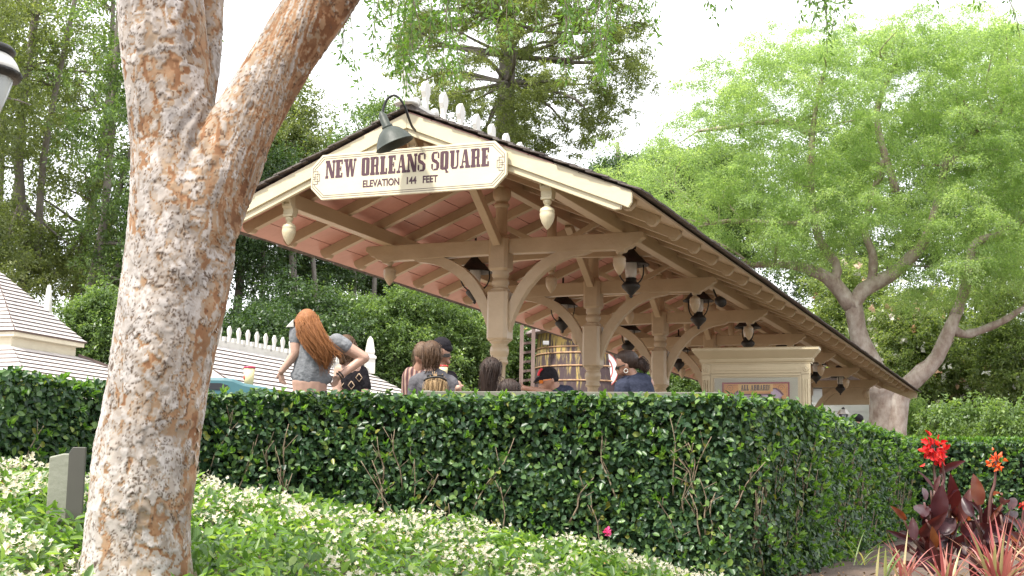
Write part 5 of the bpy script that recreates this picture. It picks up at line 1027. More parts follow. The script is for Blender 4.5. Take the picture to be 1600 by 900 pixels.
# far-off woods closing the view
r = np.random.default_rng(5); n = 5200; an = r.uniform(-.62, .62, n); d = r.uniform(58, 78, n); zc_ = 1+r.random(n)**1.3*(4.2+5*vnoise(np.stack([an*9, an*0, an*0], 1))); C = np.stack([CAM[0]+_r0[0]*d*np.tan(an)+_f0[0]*d, CAM[1]+_r0[1]*d*np.tan(an)+_f0[1]*d, zc_], 1)
V, Q, A = crown_leaves(r, C, 14, .36, .55, .55); tag(quick_mesh('far_woods', V, Q, F_dark, None, A), kind='stuff')
# ------------------------------------------------------------------ people behind the hedge
FR = np.stack([RGT, FWD, UPV], 1); FLOOR = 1.352
def skinmat(name, c): return paint(name, c, [v*.8 for v in c], 14, .5)
m_skin = skinmat('fair_skin', (.45, .275, .205)); m_skin2 = skinmat('tanned_skin', (.34, .185, .125))
def hairmat(name, c, c2): return paint(name, c, c2, 16, .52, .3, 60, (6, 6, .5), spec=.3)
m_auburn = hairmat('auburn_hair', (.30, .125, .04), (.17, .06, .02)); m_brown = hairmat('brown_hair', (.10, .055, .028), (.05, .026, .014)); m_dark = hairmat('dark_brown_hair', (.022, .013, .01), (.045, .026, .018)); m_blond = hairmat('blond_hair', (.38, .26, .135), (.24, .15, .07)); m_lbrown = hairmat('light_brown_hair', (.14, .085, .05), (.08, .05, .03))
def cloth(name, c, c2=None, sc_=30): return paint(name, c, c2, sc_, .88, .75, 24, spec=.2)
m_grey = cloth('grey_marl_cloth', (.20, .205, .215), (.145, .15, .16), 45); m_jean = cloth('charcoal_denim', (.045, .048, .055)); m_navy = cloth('navy_cloth', (.035, .04, .065), (.025, .03, .05)); m_blackc = cloth('black_cloth', (.014, .012, .015)); m_dgrey = cloth('dark_grey_cloth', (.115, .11, .12), (.08, .078, .085), 40)
def plaidmat():
    m, t, b = new_mat('plaid_cloth'); N, L = t.nodes, t.links; tc = N.new('ShaderNodeTexCoord'); w = N.new('ShaderNodeTexWave'); w.inputs['Scale'].default_value = 9; w.bands_direction = 'X'; w.inputs['Distortion'].default_value = 1.2
    L.new(tc.outputs['Object'], w.inputs[0]); r = N.new('ShaderNodeValToRGB'); e = r.color_ramp.elements; e[0].color = (.05, .035, .04, 1); e[1].color = (.34, .26, .20, 1); q = e.new(.5); q.color = (.20, .07, .06, 1); L.new(w.outputs[0], r.inputs[0]); L.new(r.outputs[0], b.inputs['Base Color']); b.inputs['Roughness'].default_value = .9; return m
class Person:
    def __init__(s, label, D, x, hip, group=None):
        s.D = D; s.m = D/FPX; s.hip = hip; s.x = x; s.root = thing('person', label, 'person', atz(x, D, FLOOR), group)
    def P(s, q): return at(q[0], q[1], s.D+(q[2] if len(q) > 2 else 0))
    def conv(s, prims):
        o = []
        for p in prims:
            if p[0] == 'e': o.append(('e', s.P(p[1]), np.array(p[2])*s.m, FR))
            else: o.append(('c', s.P(p[1]), s.P(p[2]), p[3]*s.m, p[4]*s.m)+(((FWD, p[5]),) if len(p) > 5 else ()))
        return o
    def add(s, name, prims, mat, vox=.010, smooth=3): return blob(name, s.conv(prims), mat, s.root, vox, smooth)
    def legs(s, mat, w=16, r=17, shoe=None):
        fy = 450+(768-450)+(1.6-FLOOR-.07)/s.m; pr = []
        for sg in (-1, 1): pr += [('c', (s.x+sg*w*.7, s.hip), (s.x+sg*w, (s.hip+fy)/2), r, r*.7), ('c', (s.x+sg*w, (s.hip+fy)/2), (s.x+sg*w, fy), r*.7, r*.5)]
        s.add('trousers', [('c', (s.x-w*.4, s.hip-4), (s.x+w*.4, s.hip-4), r*1.15, r*1.15, .85)]+pr, mat)
        mb = MB()
        for sg in (-1, 1): mb.box(atz(s.x+sg*w, s.D, FLOOR+.045)-_f0*.02, (.045, .12, .045), R2)
        o = obj('shoes', mb, m_black, s.root, .02)
    def strands(s, chain, rad, n, mat, seed, name='hair_strands', th=.55):
        r = np.random.default_rng(seed); mb = MB(); C = np.array([s.P(c) for c in chain]); Rr = np.array(rad)*s.m
        for k in range(n):
            o = unit(r.normal(size=3)); o = o-FWD*max(0, o @ FWD)*1.6; o = unit(o); l = r.uniform(.7, 1.05); o = o*r.uniform(.86, 1.1); o0 = unit(o-UPV*max(0, o @ UPV)*.55); pts = [C[0]+o0*Rr[0]*.97]
            for i in range(1, len(C)): pts.append(C[i]+o*Rr[i]*1.02+r.normal(size=3)*.0035*i)
            pts = arc_pts(pts, 12); cut = max(5, int(12*l)); mb.tube(pts[:cut], np.linspace(th, th*.5, cut)*s.m, 4)
        return obj(name, mb, mat, s.root)
def hand(x, y, dx, dy, r=2.0, n=4, ln=9, curl=(0, 5)):      # palm and separate fingers, in pixels
    pr = [('c', (x, y), (x+dx, y+dy), 4.2, 4.0, .6)]; nx_, ny_ = -dy, dx; q = math.hypot(dx, dy); nx_, ny_ = nx_/q, ny_/q
    for i in range(n):
        t = (i-(n-1)/2)*2.3; a = (x+dx+nx_*t, y+dy+ny_*t); k = ln*(1-.1*abs(i-1)); b = (a[0]+dx/q*k*.6, a[1]+dy/q*k*.6); c = (b[0]+dx/q*k*.3+curl[0], b[1]+dy/q*k*.3+curl[1]); pr += [('c', a, b, r*.85, r*.75), ('c', b, c, r*.75, r*.6)]
    pr += [('c', (x+nx_*3, y+ny_*3), (x+dx*.8+nx_*8, y+dy*.8+ny_*8), r*1.05, r*.8)]; return pr
# young woman with long auburn hair, hands at her waist
g = Person('young woman with long auburn hair and grey T-shirt, back turned, hands at her waist', 10.45, 486, 636)
body = [('e', (481, 509, 0), (16, 19, 21)), ('c', (484, 525), (491, 540), 9, 9), ('c', (470, 530), (520, 540), 12, 12, .8), ('c', (494, 548), (486, 600), 28, 25, .62), ('c', (484, 596), (484, 618), 28, 26, .62), ('e', (465, 513, .03), (3, 5, 3.5)),
        ('c', (463, 521, 0), (462, 550, -.03), 10.5, 8.4), ('c', (462, 552, -.03), (440, 580, -.02), 8.0, 5.0), ('c', (530, 536), (569, 559, .02), 11, 8.6), ('c', (568, 560, .02), (530, 588, -.06), 8.4, 5.0)]
body += hand(439, 583, 1, 8, ln=9, curl=(4, 2)); body += hand(529, 590, -4, 6, ln=8, curl=(-3, 1))
g.add('body', body, m_skin, .0062, 3)
g.add('t_shirt', [('c', (467, 526), (522, 541), 13.2, 13.2, .85), ('c', (494, 546), (485, 585), 29.5, 28.5, .66), ('c', (462, 586), (511, 592), 8.5, 8.5), ('c', (485, 580), (485, 589), 27, 29.5, .6), ('c', (464, 518), (463, 531, -.01), 12.2, 11.4), ('c', (526, 533), (540, 541), 12.6, 11.8)], m_grey, .0075, 2)
g.legs(m_jean, 16, 25)
ch = [(480, 503, -.01), (487, 523, -.06), (500, 543, -.09), (508, 556, -.095), (509, 574, -.09)]
g.add('hair', [('e', (480, 506, -.005), (19, 21, 24)), ('c', ch[0], ch[1], 19, 19, .8), ('c', ch[1], ch[2], 18, 16, .6), ('c', ch[2], ch[3], 15, 12, .5), ('c', ch[3], ch[4], 11, 4, .5), ('c', (500, 530, -.07), (530, 556, -.09), 10, 4, .5), ('c', (474, 520, -.05), (481, 540, -.08), 6, 2)], m_auburn, .007, 3)
g.strands(ch, (20, 20, 18, 15, 10), 260, m_auburn, 3, th=.42); g.strands([(483, 505, -.02), (496, 524, -.07), (515, 541, -.09), (529, 552, -.09), (534, 560, -.085)], (20, 14, 9, 6, 3), 34, m_auburn, 4); g.strands([(476, 508, -.03), (473, 522, -.07), (478, 538, -.085), (482, 548, -.085)], (16, 9, 4, 2), 22, m_auburn, 5); g.strands([(464, 510, .02), (457, 522, .03), (452, 528, .03)], (6, 3, 1), 8, m_auburn, 6)
mb = MB(); mb.prism([(0, 0), (12, -12.5), (13, 0)], at(448, 511, 10.45), RGT*g.m, -UPV*g.m, FWD, .05); obj('visor', mb, m_white, g.root, .004)
mb = MB()
for t in (0, 3.2): c = g.P((533-t, 585.5+t*.75, -.055)); mb.lathe([(6.6*g.m, -.004), (7.4*g.m, 0), (6.6*g.m, .004)], c, 16, unit(g.P((568, 560, .02))-g.P((530, 588, -.06))))
obj('bracelets', mb, m_black, g.root)
# companion bending beside her
p = Person('person in a black patterned top with dark hair, bending beside the auburn haired woman', 10.95, 552, 640)
p.add('body', [('e', (541, 544), (14, 17, 18)), ('c', (541, 556), (544, 572), 9, 10), ('c', (533, 580), (562, 582), 12, 11, .8), ('c', (549, 586), (552, 640), 24, 24, .65), ('c', (530, 582), (527, 612, -.05), 9, 8), ('c', (527, 612, -.05), (535, 640, -.15), 8, 6), ('c', (566, 583), (571, 615, -.05), 9, 8)]+hand(535, 642, 2, 7), m_skin, .008)
p.add('patterned_top', [('c', (552, 577, .01), (561, 581), 12, 12.5, .9), ('c', (552, 594), (552, 640), 25.5, 26, .7), ('c', (564, 582), (570, 605, -.03), 11.5, 10.5)], m_blackc, .008)
p.add('hair', [('e', (541, 541), (16.5, 18, 19)), ('c', (540, 545, -.02), (534, 566, -.06), 12, 5, .7), ('c', (546, 545, -.02), (549, 561, -.06), 11, 5, .7)], m_brown, .008); p.strands([(541, 538), (544, 548, -.04), (547, 560, -.06), (546, 566, -.06)], (17, 14, 9, 4), 40, m_lbrown, 8)
mb = MB()
def diam(cx, cy, a, b, o):
    q = [p.P((cx+a*u, cy+b*v, o)) for u, v in ((0, -1), (1, 0), (0, 1), (-1, 0), (0, -1))]; mb.tube(q, .8*p.m, 4)
for cx, cy in ((561, 590), (549, 602), (569, 606), (538, 604), (557, 616)): diam(cx, cy, 5, 6.5, -.115+.0035*abs(cx-552)*.9)
obj('diamond_pattern', mb, paint('tan_thread', (.42, .30, .20)), p.root); p.legs(m_jean, 14, 17)
# group of three and a fair child
w = Person('woman with a short brown bob and dark grey top, seen from behind in the group', 10.6, 678, 640)
w.add('body', [('e', (674, 553), (13, 16, 18)), ('c', (672, 566), (674, 582), 8.5, 9), ('c', (655, 594), (702, 597), 10.5, 10.5, .8), ('c', (678, 602), (678, 645), 28, 24, .6), ('c', (648, 597), (644, 630), 9, 8), ('c', (644, 630), (656, 655, -.08), 8, 5.5), ('c', (707, 599), (716, 628), 9, 8), ('c', (716, 628), (716, 606, -.16), 7.5, 5)]+hand(716, 606, 0, -5, ln=6, curl=(-2, -1)), m_skin, .008)
w.add('grey_top', [('c', (656, 594), (702, 597), 12, 12, .85), ('c', (678, 604), (678, 650), 30, 27, .63), ('c', (649, 597), (645, 625), 11, 10), ('c', (706, 599), (714, 622), 11, 10)], m_dgrey, .008)
w.add('hair', [('e', (674, 551), (16.5, 18, 20)), ('c', (671, 556, -.02), (668, 569, -.02), 14, 8, .8), ('c', (679, 556, -.02), (681, 570, -.01), 13, 7, .8)], m_brown, .008); w.strands([(675, 545), (674, 556, -.03), (671, 570, -.04), (669, 577, -.03)], (17, 17, 12, 8), 60, m_brown, 9)
w.legs(m_jean)
c = Person('fair haired child with sunglasses pushed up, close in front of the dark grey top', 10.22, 680, 690)
c.add('body', [('e', (680, 606), (15, 17, 19)), ('c', (680, 618), (680, 632), 7, 8), ('c', (667, 640), (693, 640), 9, 9, .8), ('c', (680, 645), (680, 690), 18, 17, .7), ('c', (664, 642), (660, 680), 7, 5), ('c', (696, 642), (700, 680), 7, 5)], m_skin, .009)
c.add('hair', [('e', (680, 604), (17.5, 19, 19.5)), ('c', (680, 608, -.02), (678, 634, -.03), 17, 13, .7)], m_blond, .008); c.strands([(681, 596), (680, 606, -.03), (679, 622, -.05), (678, 640, -.05)], (17, 18.5, 17, 14), 90, m_blond, 10)
c.add('shirt', [('c', (667, 641), (693, 641), 10.5, 10.5, .85), ('c', (680, 648), (680, 690), 19.5, 19, .75)], m_navy); c.legs(m_jean, 10, 11)
mb = MB(); th = np.linspace(R(200), R(340), 16); mb.tube([c.P((680+18.5*math.cos(t), 596+9*math.sin(t)+2, -.02-.05*abs(math.sin(t)))) for t in th], 1.8*c.m, 6); mb.box(c.P((672, 588, -.03)), (5*c.m, .01, 2.6*c.m), FR); mb.box(c.P((688, 588, -.03)), (5*c.m, .01, 2.6*c.m), FR); obj('sunglasses', mb, m_black, c.root, .002)
q = Person('person in a striped plaid shirt with light brown hair at the left of the group', 11.05, 650, 650)
q.add('body', [('e', (659, 553), (13, 16, 17)), ('c', (657, 564), (653, 580), 8.5, 9), ('c', (640, 588), (668, 590), 10, 10, .8), ('c', (653, 600), (652, 650), 22, 20, .65), ('c', (638, 590), (635, 640), 8.5, 7)], m_skin2, .009)
q.add('plaid_shirt', [('c', (642, 584), (668, 588), 11.5, 12, .9), ('c', (652, 600), (652, 655), 23.5, 23, .7), ('c', (639, 588), (635, 635), 11, 10)], plaidmat(), .008)
q.add('hair', [('e', (660, 551), (14.5, 17, 18)), ('c', (656, 555), (650, 572), 9, 5)], m_lbrown, .008); q.strands([(660, 545), (655, 558), (650, 570)], (14, 10, 6), 40, m_lbrown, 11); q.legs(m_jean)
q = Person('person in a black baseball cap and dark glasses facing right behind the brown bob', 11.3, 690, 650)
q.add('body', [('e', (691, 549), (13, 17, 18)), ('c', (697, 553), (703, 558), 4, 2.5), ('e', (700, 566), (4, 5, 4)), ('c', (688, 562), (686, 580), 8.5, 9), ('c', (670, 590), (704, 590), 11, 11, .8), ('c', (687, 600), (687, 650), 25, 22, .65), ('c', (706, 592), (712, 622), 8, 7)], m_skin2, .008)
q.add('shirt', [('c', (672, 590), (703, 591), 12.5, 12.5, .85), ('c', (687, 602), (687, 655), 26.5, 25, .7)], m_blackc); q.add('cap', [('e', (690, 540), (16, 17, 14)), ('e', (693, 545), (15, 16, 8))], m_blackc, .007)
q.add('cap_brim', [('e', (676, 538, .0), (15, 12, 2.2))], m_blackc, .006); mb = MB(); mb.box(q.P((697, 555, -.04)), (6*q.m, .04, 2.8*q.m), FR); obj('dark_glasses', mb, m_black, q.root, .003); q.legs(m_jean)
cu = q.P((693, 588, -.33)); CP = thing('paper_cup', 'small cream cup with red lid held among the group', 'cup', cu); obj('cup_body', MB().lathe([(.026, 0), (.034, .075)], cu, 18), m_cup, CP); obj('cup_lid', MB().lathe([(.036, .074), (.037, .078), (.037, .084), (.03, .087), (.002, .086)], cu, 18), paint('red_lid', (.5, .03, .03), rough=.35), CP)
# heads beside the nearest post
q = Person('person with long dark hair half hidden by the left side of the nearest post', 11.1, 766, 660)
q.add('body', [('e', (768, 577), (13, 16, 18)), ('c', (768, 590), (768, 606), 8, 9), ('c', (752, 616), (786, 616), 11, 11, .8), ('c', (769, 625), (769, 660), 24, 22, .65)], m_skin, .009); q.add('hair', [('e', (767, 576), (17, 18, 19)), ('c', (765, 580, -.02), (763, 618, -.03), 15.5, 13, .75)], m_dark, .008); q.strands([(768, 570), (766, 584, -.03), (764, 606, -.04), (763, 624, -.04)], (17, 17, 15, 12), 60, m_dark, 12); q.add('top', [('c', (753, 617), (786, 617), 12.5, 12.5, .85), ('c', (769, 628), (769, 664), 25, 24, .7)], m_blackc); q.legs(m_jean)
q = Person('child with smooth dark hair just right of the nearest post', 10.5, 796, 690)
q.add('body', [('e', (795, 613), (15, 17, 19)), ('c', (795, 625), (795, 640), 7, 8), ('c', (782, 648), (808, 648), 9, 9, .8), ('c', (795, 655), (795, 690), 18, 17, .7)], m_skin, .009); q.add('hair', [('e', (795, 611), (19.5, 19, 20)), ('c', (795, 618, -.02), (795, 632, -.02), 16, 12, .8)], m_dark, .008); q.strands([(795, 602), (795, 612, -.03), (795, 628, -.04)], (19, 19.5, 15), 60, m_dark, 13); q.add('shirt', [('c', (782, 649), (808, 649), 10.5, 10.5, .85), ('c', (795, 657), (795, 692), 19.5, 19, .75)], m_navy); q.legs(m_jean, 10, 11)
# man in the black and red cap
q = Person('man in a black cap with a red stripe and mirrored glasses, arm stretched out', 13.5, 868, 650)
q.add('body', [('e', (857, 593), (13.5, 14, 16)), ('e', (852, 603), (9, 9, 9)), ('c', (846, 598), (842.5, 601.5), 2.6, 1.9), ('e', (843, 606), (2.6, 4, 2)), ('e', (863, 594, -.075), (3, 2.5, 5)), ('c', (862, 600), (870, 612), 10, 11), ('c', (860, 618), (886, 616), 11, 11, .9), ('c', (874, 624), (872, 660), 22, 20, .7), ('c', (858, 615, -.1), (838, 610, -.2), 7, 5.5), ('c', (838, 610, -.2), (818, 606, -.25), 5.2, 3.8)]+hand(818, 606, -5, 0, r=1.4, ln=6, curl=(-1, 1)), m_skin2, .008)
q.add('shirt', [('c', (862, 615), (886, 614), 11.5, 12.5, .95), ('c', (874, 624), (873, 664), 23.5, 23, .75)], m_navy, .008); q.add('cap', [('e', (857, 586), (15, 15.5, 13.5)), ('e', (860, 591), (13.5, 14.5, 9))], m_blackc, .007)
mb = MB(); mb.prism([(-12, 1), (-6, -7), (3, -9), (4, -4)], q.P((845, 597)), RGT*q.m, -UPV*q.m, FWD, .07); obj('cap_brim', mb, m_blackc, q.root, .006)
mb = MB(); mb.tube([q.P((856-14.8*math.cos(t), 587-13.6*math.sin(t), -.055+.05*math.sin(t)*0)) for t in np.linspace(.0, .95, 8)], 2.0*q.m, 6); obj('cap_stripe', mb, paint('red_cloth', (.55, .02, .03)), q.root)
mb = MB(); mb.bar(q.P((849, 594.5, -.075)), q.P((861, 592.5, -.085)), .008, 2*q.m); mb.box(q.P((845.5, 596.5, -.06)), (3*q.m, .012, 2.6*q.m), FR); obj('sunglasses', mb, paint('amber_mirror', (.55, .16, .03), rough=.15), q.root); q.legs(m_jean)
# woman with the ponytail
q = Person('woman in a navy T-shirt with dark ponytail, glasses and hoop earrings, looking down', 12.5, 992, 660)
q.add('body', [('e', (976, 565), (13.5, 14, 17)), ('e', (971, 578), (8.5, 9, 9)), ('c', (964, 573), (961.5, 577.5), 2.4, 1.8), ('e', (965, 582), (2.6, 4, 2.2)), ('e', (979, 572, -.075), (3, 2.5, 5)), ('c', (983, 578), (991, 592), 9, 10), ('c', (980, 600), (1008, 600), 13, 14, .85), ('c', (993, 612), (993, 660), 27, 24, .7), ('c', (972, 606, -.08), (968, 640, -.1), 9, 7.5)], m_skin2, .008)
q.add('t_shirt', [('c', (982, 599), (1004, 598), 14.5, 16, .9), ('c', (993, 612), (993, 664), 31, 29, .72), ('c', (973, 604, -.08), (967, 640, -.1), 13, 12)], m_navy, .008)
q.add('hair', [('e', (981, 562), (17.5, 16, 15.5)), ('e', (977, 557), (14, 15, 10.5)), ('c', (984, 566), (994, 569), 12, 8)], m_dark, .007); q.add('ponytail', [('e', (998, 568), (5, 5, 5)), ('c', (1002, 568), (1008, 576), 9, 6.5)], m_dark, .007); q.strands([(997, 566), (1003, 567), (1008, 574), (1009, 582)], (4, 9, 8, 3), 40, m_dark, 14)
mb = MB(); mb.bar(q.P((963, 574.5, -.06)), q.P((977, 570, -.085)), .006, 1.3*q.m); mb.box(q.P((964.5, 575, -.045)), (2.6*q.m, .01, 2.4*q.m), FR); obj('glasses', mb, m_black, q.root); mb = MB(); th = np.linspace(0, 6.28, 14); mb.tube([q.P((978+3*math.cos(t), 579.5+3.2*math.sin(t), -.085)) for t in th], .7*q.m, 5); obj('earring', mb, m_white, q.root); q.legs(m_jean)
q = Person('person in a black cap, only the head showing above the hedge near the far trunk', 21, 1338, 690)
q.add('body', [('e', (1338, 659), (8.5, 9.5, 11)), ('c', (1338, 668), (1338, 676), 5.5, 6), ('c', (1328, 680), (1348, 680), 6.5, 6.5), ('c', (1338, 685), (1338, 705), 13, 12)], m_skin, .012); q.add('cap', [('e', (1339, 654), (10.5, 11, 8)), ('e', (1327, 657), (5, 6, 1.6))], m_blackc, .010); q.add('shirt', [('c', (1328, 681), (1348, 681), 8, 8), ('c', (1338, 688), (1338, 708), 14, 13)], m_dgrey, .012); q.legs(m_jean, 8, 9)

# ------------------------------------------------------------------ canna lilies and spiky red grass at right
def cannamat():
    m, t, b = new_mat('canna_leaf'); N, L = t.nodes, t.links; A_ = N.new('ShaderNodeAttribute'); A_.attribute_name = 'rnd'; r = N.new('ShaderNodeValToRGB'); e = r.color_ramp.elements
    cols = [(0, (.034, .010, .016)), (.5, (.052, .013, .017)), (.78, (.085, .025, .018)), (1, (.19, .07, .022))]
    while len(e) < 4: e.new(.5)
    for i, (p, c) in enumerate(cols): e[i].position = p; e[i].color = c4(c)
    tc = N.new('ShaderNodeTexCoord'); n = N.new('ShaderNodeTexNoise'); n.inputs['Scale'].default_value = 9; L.new(tc.outputs['Object'], n.inputs[0]); mt = N.new('ShaderNodeMath'); mt.operation = 'MULTIPLY_ADD'; L.new(n.outputs[0], mt.inputs[0]); mt.inputs[1].default_value = .3; L.new(A_.outputs['Fac'], mt.inputs[2])
    su = N.new('ShaderNodeMath'); su.operation = 'SUBTRACT'; L.new(mt.outputs[0], su.inputs[0]); su.inputs[1].default_value = .15; L.new(su.outputs[0], r.inputs[0]); L.new(r.outputs[0], b.inputs['Base Color']); b.inputs['Roughness'].default_value = .38
    tr = N.new('ShaderNodeBsdfTranslucent'); mm = N.new('ShaderNodeMixRGB'); mm.blend_type = 'MULTIPLY'; mm.inputs[0].default_value = 1; mm.inputs[2].default_value = (2.6, 1.6, .9, 1); L.new(r.outputs[0], mm.inputs[1]); L.new(mm.outputs[0], tr.inputs[0]); ms = N.new('ShaderNodeMixShader'); ms.inputs[0].default_value = .35; L.new(b.outputs[0], ms.inputs[1]); L.new(tr.outputs[0], ms.inputs[2]); L.new(ms.outputs[0], N['Material Output'].inputs[0]); return m
m_canna = cannamat(); m_cred = leafmat('canna_petal', [(0, (.46, .004, .010)), (.6, (.60, .012, .014)), (1, (.68, .04, .02))], .5, .35, (1.3, 1, 1)); m_cor = leafmat('orange_petal', [(0, (.70, .07, .01)), (1, (.78, .16, .02))], .5, .35, (1.2, 1, 1)); m_cst = paint('canna_stem', (.13, .05, .055), (.09, .06, .035), 8, .4)
def cpt(x, y, d): return at(1380+x/3.75, 660+y/3.75, d)
def canna(label, base, D, lvs, stalks, seed):
    r = np.random.default_rng(seed); b0 = cpt(base[0], base[1], D); b0[2] = 1.2; T = thing('canna_lily', label, 'plant', b0); VV, QQ, AA, o = [], [], [], 0; stm = MB()
    lvs = lvs+[(bx+r.uniform(-60, 50), by+r.uniform(40, 150), bx+(tx-bx)*r.uniform(.2, 1.4)+r.uniform(-70, 60), by+(ty_-by)*r.uniform(.5, .9)+r.uniform(30, 110), w*r.uniform(.7, 1.1), r.random()**1.5) for bx, by, tx, ty_, w, tone in lvs if by > 420]
    for (bx, by, tx, ty_, w, tone) in lvs:
        a = cpt(bx, by, D+r.uniform(-.15, .12)); t = cpt(tx, ty_, D+r.uniform(-.2, .12)); L = np.linalg.norm(t-a); ax = unit(t-a); face = unit(-FWD+UPV*.5+r.normal(size=3)*.35); side = unit(np.cross(ax, face)); face = np.cross(side, ax); n = 11; rows = []
        for i in range(n):
            s = i/(n-1); c_ = a+ax*L*s-face*(.22*L*(s-.15)**2)*r.uniform(.7, 1.0)*1.0+face*.02; hw_ = w*D/FPX/3.75*.5*(math.sin(math.pi*min(1, s*.93+.07)**.85)**.8)*(1 if s < .98 else .05)
            for u in (-1, -.5, 0, .5, 1): rows.append(c_+side*hw_*u+face*(abs(u)**1.3*hw_*.42+.012*math.sin(s*13+u*2+seed)*hw_*8*abs(u)))
        VV.append(np.array(rows)); q = np.array([[i*5+j, i*5+j+1, (i+1)*5+j+1, (i+1)*5+j] for i in range(n-1) for j in range(4)])+o; QQ.append(q); AA.append(np.full(n*5, tone)); o += n*5
        stm.tube(arc_pts([b0+r.normal(size=3)*.03*[1, 1, 0], (b0+a)/2+r.normal(size=3)*.02, a], 7), np.linspace(.014, .007, 7), 6)
    quick_mesh('leaves', np.concatenate(VV), np.concatenate(QQ), m_canna, T, np.concatenate(AA), smooth=True)
    for (sx, sy, fx, fy, rad, m) in stalks:
        a = cpt(sx, sy, D); f = cpt(fx, fy, D); stm.tube(arc_pts([b0, a, (a+f)/2+r.normal(size=3)*.01, f], 12), np.linspace(.013, .006, 12), 7); rm = rad*D/FPX/3.75; n = max(20, int(rad*.9)); c = f+r.normal(size=(n, 3))*rm*.42*np.array([.8, .8, 1.1]); d = unit(c-f+np.array([0, 0, -.01])+r.normal(size=(n, 3))*.02); l = rm*r.uniform(.4, .8, n)
        v, q, a_ = leaves(c, d, r.normal(size=(n, 3)), l, l*.8, .3, .45); quick_mesh('flower', v, q, m, T, a_, smooth=True)
        v, q, a_ = leaves(np.repeat(f[None], 6, 0)+r.normal(size=(6, 3))*.012, unit(r.normal(size=(6, 3))*.4+np.array([0, 0, 1])), r.normal(size=(6, 3)), rm*.8, rm*.18); quick_mesh('buds', v, q, m_canna, T, a_)
    obj('stems', stm, m_cst, T); return T
canna('dark maroon leaved canna with a large red flower head near the hedge corner', (330, 860), 8.6, [(320, 560, 345, 365, 100, .4), (430, 570, 398, 315, 90, .5), (450, 580, 512, 385, 75, .7), (300, 400, 335, 305, 32, .6), (120, 565, 42, 488, 38, .85), (180, 690, 172, 555, 58, .5), (215, 650, 378, 528, 75, .6), (250, 570, 195, 480, 85, .45), (345, 295, 482, 224, 48, .3), (300, 725, 285, 605, 52, .95), (240, 470, 236, 375, 38, .3), (280, 400, 200, 285, 30, .5), (140, 750, 52, 735, 45, .3), (250, 560, 300, 470, 80, .2), (340, 660, 420, 560, 90, .2), (130, 700, 95, 640, 60, .5), (430, 720, 520, 640, 90, .15), (330, 760, 250, 690, 80, .5), (390, 480, 450, 390, 60, .1)], [(312, 420, 298, 150, 66, m_cred), (340, 420, 340, 215, 30, m_cred)], 1)
canna('dark leaved canna with a small orange red flower at the right', (620, 860), 8.4, [(565, 480, 528, 300, 78, .8), (640, 600, 628, 465, 135, .05), (735, 525, 772, 440, 55, .6), (640, 445, 705, 405, 34, .9), (480, 650, 565, 570, 75, .1), (590, 690, 690, 600, 100, .2), (560, 545, 508, 460, 45, .1), (700, 600, 790, 520, 60, .3), (765, 700, 835, 668, 65, 1.), (640, 800, 705, 700, 95, .1), (560, 720, 520, 620, 80, .4), (720, 650, 700, 560, 70, .2), (690, 500, 720, 440, 60, .1), (530, 800, 600, 720, 90, .35), (800, 780, 760, 690, 80, .3)], [(625, 480, 660, 225, 46, m_cor)], 2)
canna('canna at the right edge with a single red flower cut by the frame', (850, 880), 8.2, [(820, 700, 790, 560, 70, .5), (850, 720, 880, 570, 80, .4), (830, 760, 900, 680, 80, .8), (800, 720, 740, 640, 60, .6)], [(840, 640, 826, 490, 30, m_cred)], 3)
m_blade = leafmat('red_blade', [(0, (.30, .07, .07)), (.35, (.42, .13, .12)), (.6, (.50, .24, .19)), (.8, (.46, .37, .20)), (1, (.30, .32, .12))], .4, .3, (1.2, 1.1, 1)); m_gbl = leafmat('green_blade', [(0, (.10, .16, .04)), (.6, (.18, .23, .08)), (1, (.32, .28, .15))], .45, .35)
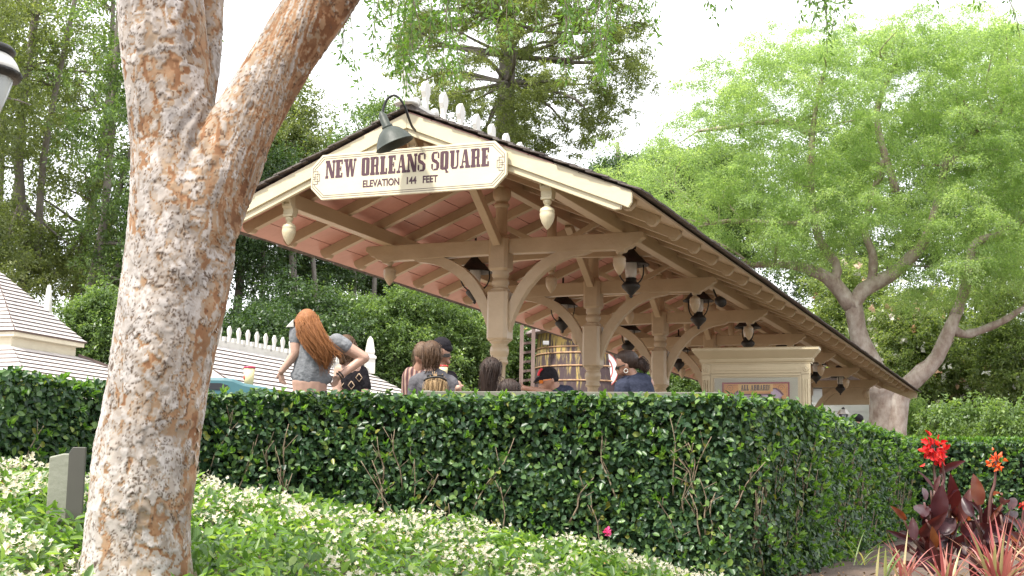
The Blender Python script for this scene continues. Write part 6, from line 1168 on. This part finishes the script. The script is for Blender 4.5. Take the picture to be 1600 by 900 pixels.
def spiky(label, px, py, D, n, L, spread, m, seed, w=.011, group=None):
    r = np.random.default_rng(seed); b0 = at(px, py, D); b0[2] = min(b0[2], 1.23); T = thing('spiky_grass', label, 'grass plant', b0, group); V, Q, A, o = [], [], [], 0
    for k in range(n):
        an = r.uniform(0, 6.28); el = r.uniform(.15, 1.)*spread; d = unit(np.array([math.cos(an)*el, math.sin(an)*el, 1])); l = L*r.uniform(.55, 1.1); s = unit(np.cross(d, [0, 0, 1.])+1e-3); p = b0+r.normal(size=3)*.02*np.array([1, 1, 0]); rows = []; ns = 9
        for i in range(ns):
            t = i/(ns-1); c = p+d*l*t+np.array([0, 0, -.35*l*el*t**2.2]); ww = w*(1-t**2.2)*(.6+.8*min(1, t*4)*.6)+.0004; nn = np.cross(s, d); rows += [c-s*ww+nn*ww*.5, c, c+s*ww+nn*ww*.5]
        V.append(np.array(rows)); Q.append(np.array([[i*3+j, i*3+j+1, i*3+j+4, i*3+j+3] for i in range(ns-1) for j in range(2)])+o); A.append(np.full(ns*3, r.random())); o += ns*3
    quick_mesh('blades', np.concatenate(V), np.concatenate(Q), m, T, np.concatenate(A), smooth=True); return T
gp = 'spiky red grasses at the lower right'
spiky('pink red spiky grass clump in the lower right corner', 1560, 925, 6.6, 60, .42, 1.15, m_blade, 21, .009, gp); spiky('reddish spiky grass clump in front of the maroon canna', 1478, 930, 6.9, 32, .34, 1.1, m_blade, 22, .008, gp); spiky('spiky red grass cut off by the right edge', 1630, 905, 6.9, 55, .40, 1.15, m_blade, 23, .009, gp)
spiky('thin tan and red grass tuft on the bare soil left of the canna', 1415, 905, 7.2, 22, .30, 1.2, m_blade, 24, .006, gp); spiky('few pale green grass blades standing on the soil by the hedge foot', 1385, 905, 6.9, 4, .26, 1.0, m_gbl, 25, .008); spiky('straggly yellow grass leaning over the soil near the hedge', 1345, 880, 8.0, 10, .34, 1.6, m_gbl, 26, .004)
# fallen leaves on the bare soil
n = 420; a = rng.uniform(1.5, 3.6, n); d = rng.uniform(6.4, 9.6, n); z = ground_z(a, d)+.03; P = w3(a, d, z); nn = rng.random(n); v, q, A = leaves(P, rdir(n)*[1, 1, .1], np.array([0, 0, 1.])+rdir(n)*.3, rng.uniform(.025, .06, n), .018, .3, .3)
tag(quick_mesh('fallen_leaves', v, q, leafmat('dry_leaf', [(0, (.09, .05, .028)), (.6, (.15, .09, .045)), (1, (.22, .16, .09))], .8, .1), None, A), kind='stuff')
# one small pink bloom showing at the foot of the hedge
pf = at(951, 832, 8.55); PF = thing('pink_flower', 'small bright pink flower at the foot of the tall hedge above the jasmine', 'flower', (pf[0], pf[1], 1.08))
n = 14; v, q, A = leaves(np.repeat(pf[None], n, 0)+rng.normal(size=(n, 3))*.008, unit(rdir(n)-FWD*.4), rdir(n), .03, .022, .3, .3); quick_mesh('petals', v, q, leafmat('pink_petal', [(0, (.62, .03, .16)), (1, (.75, .10, .28))], .5, .35, (1.2, 1, 1)), PF, A, smooth=True)
obj('stem', MB().tube([pf, pf+[0.01, 0, -.12], (pf[0], pf[1], 1.08)], .003, 5), m_gbl, PF)
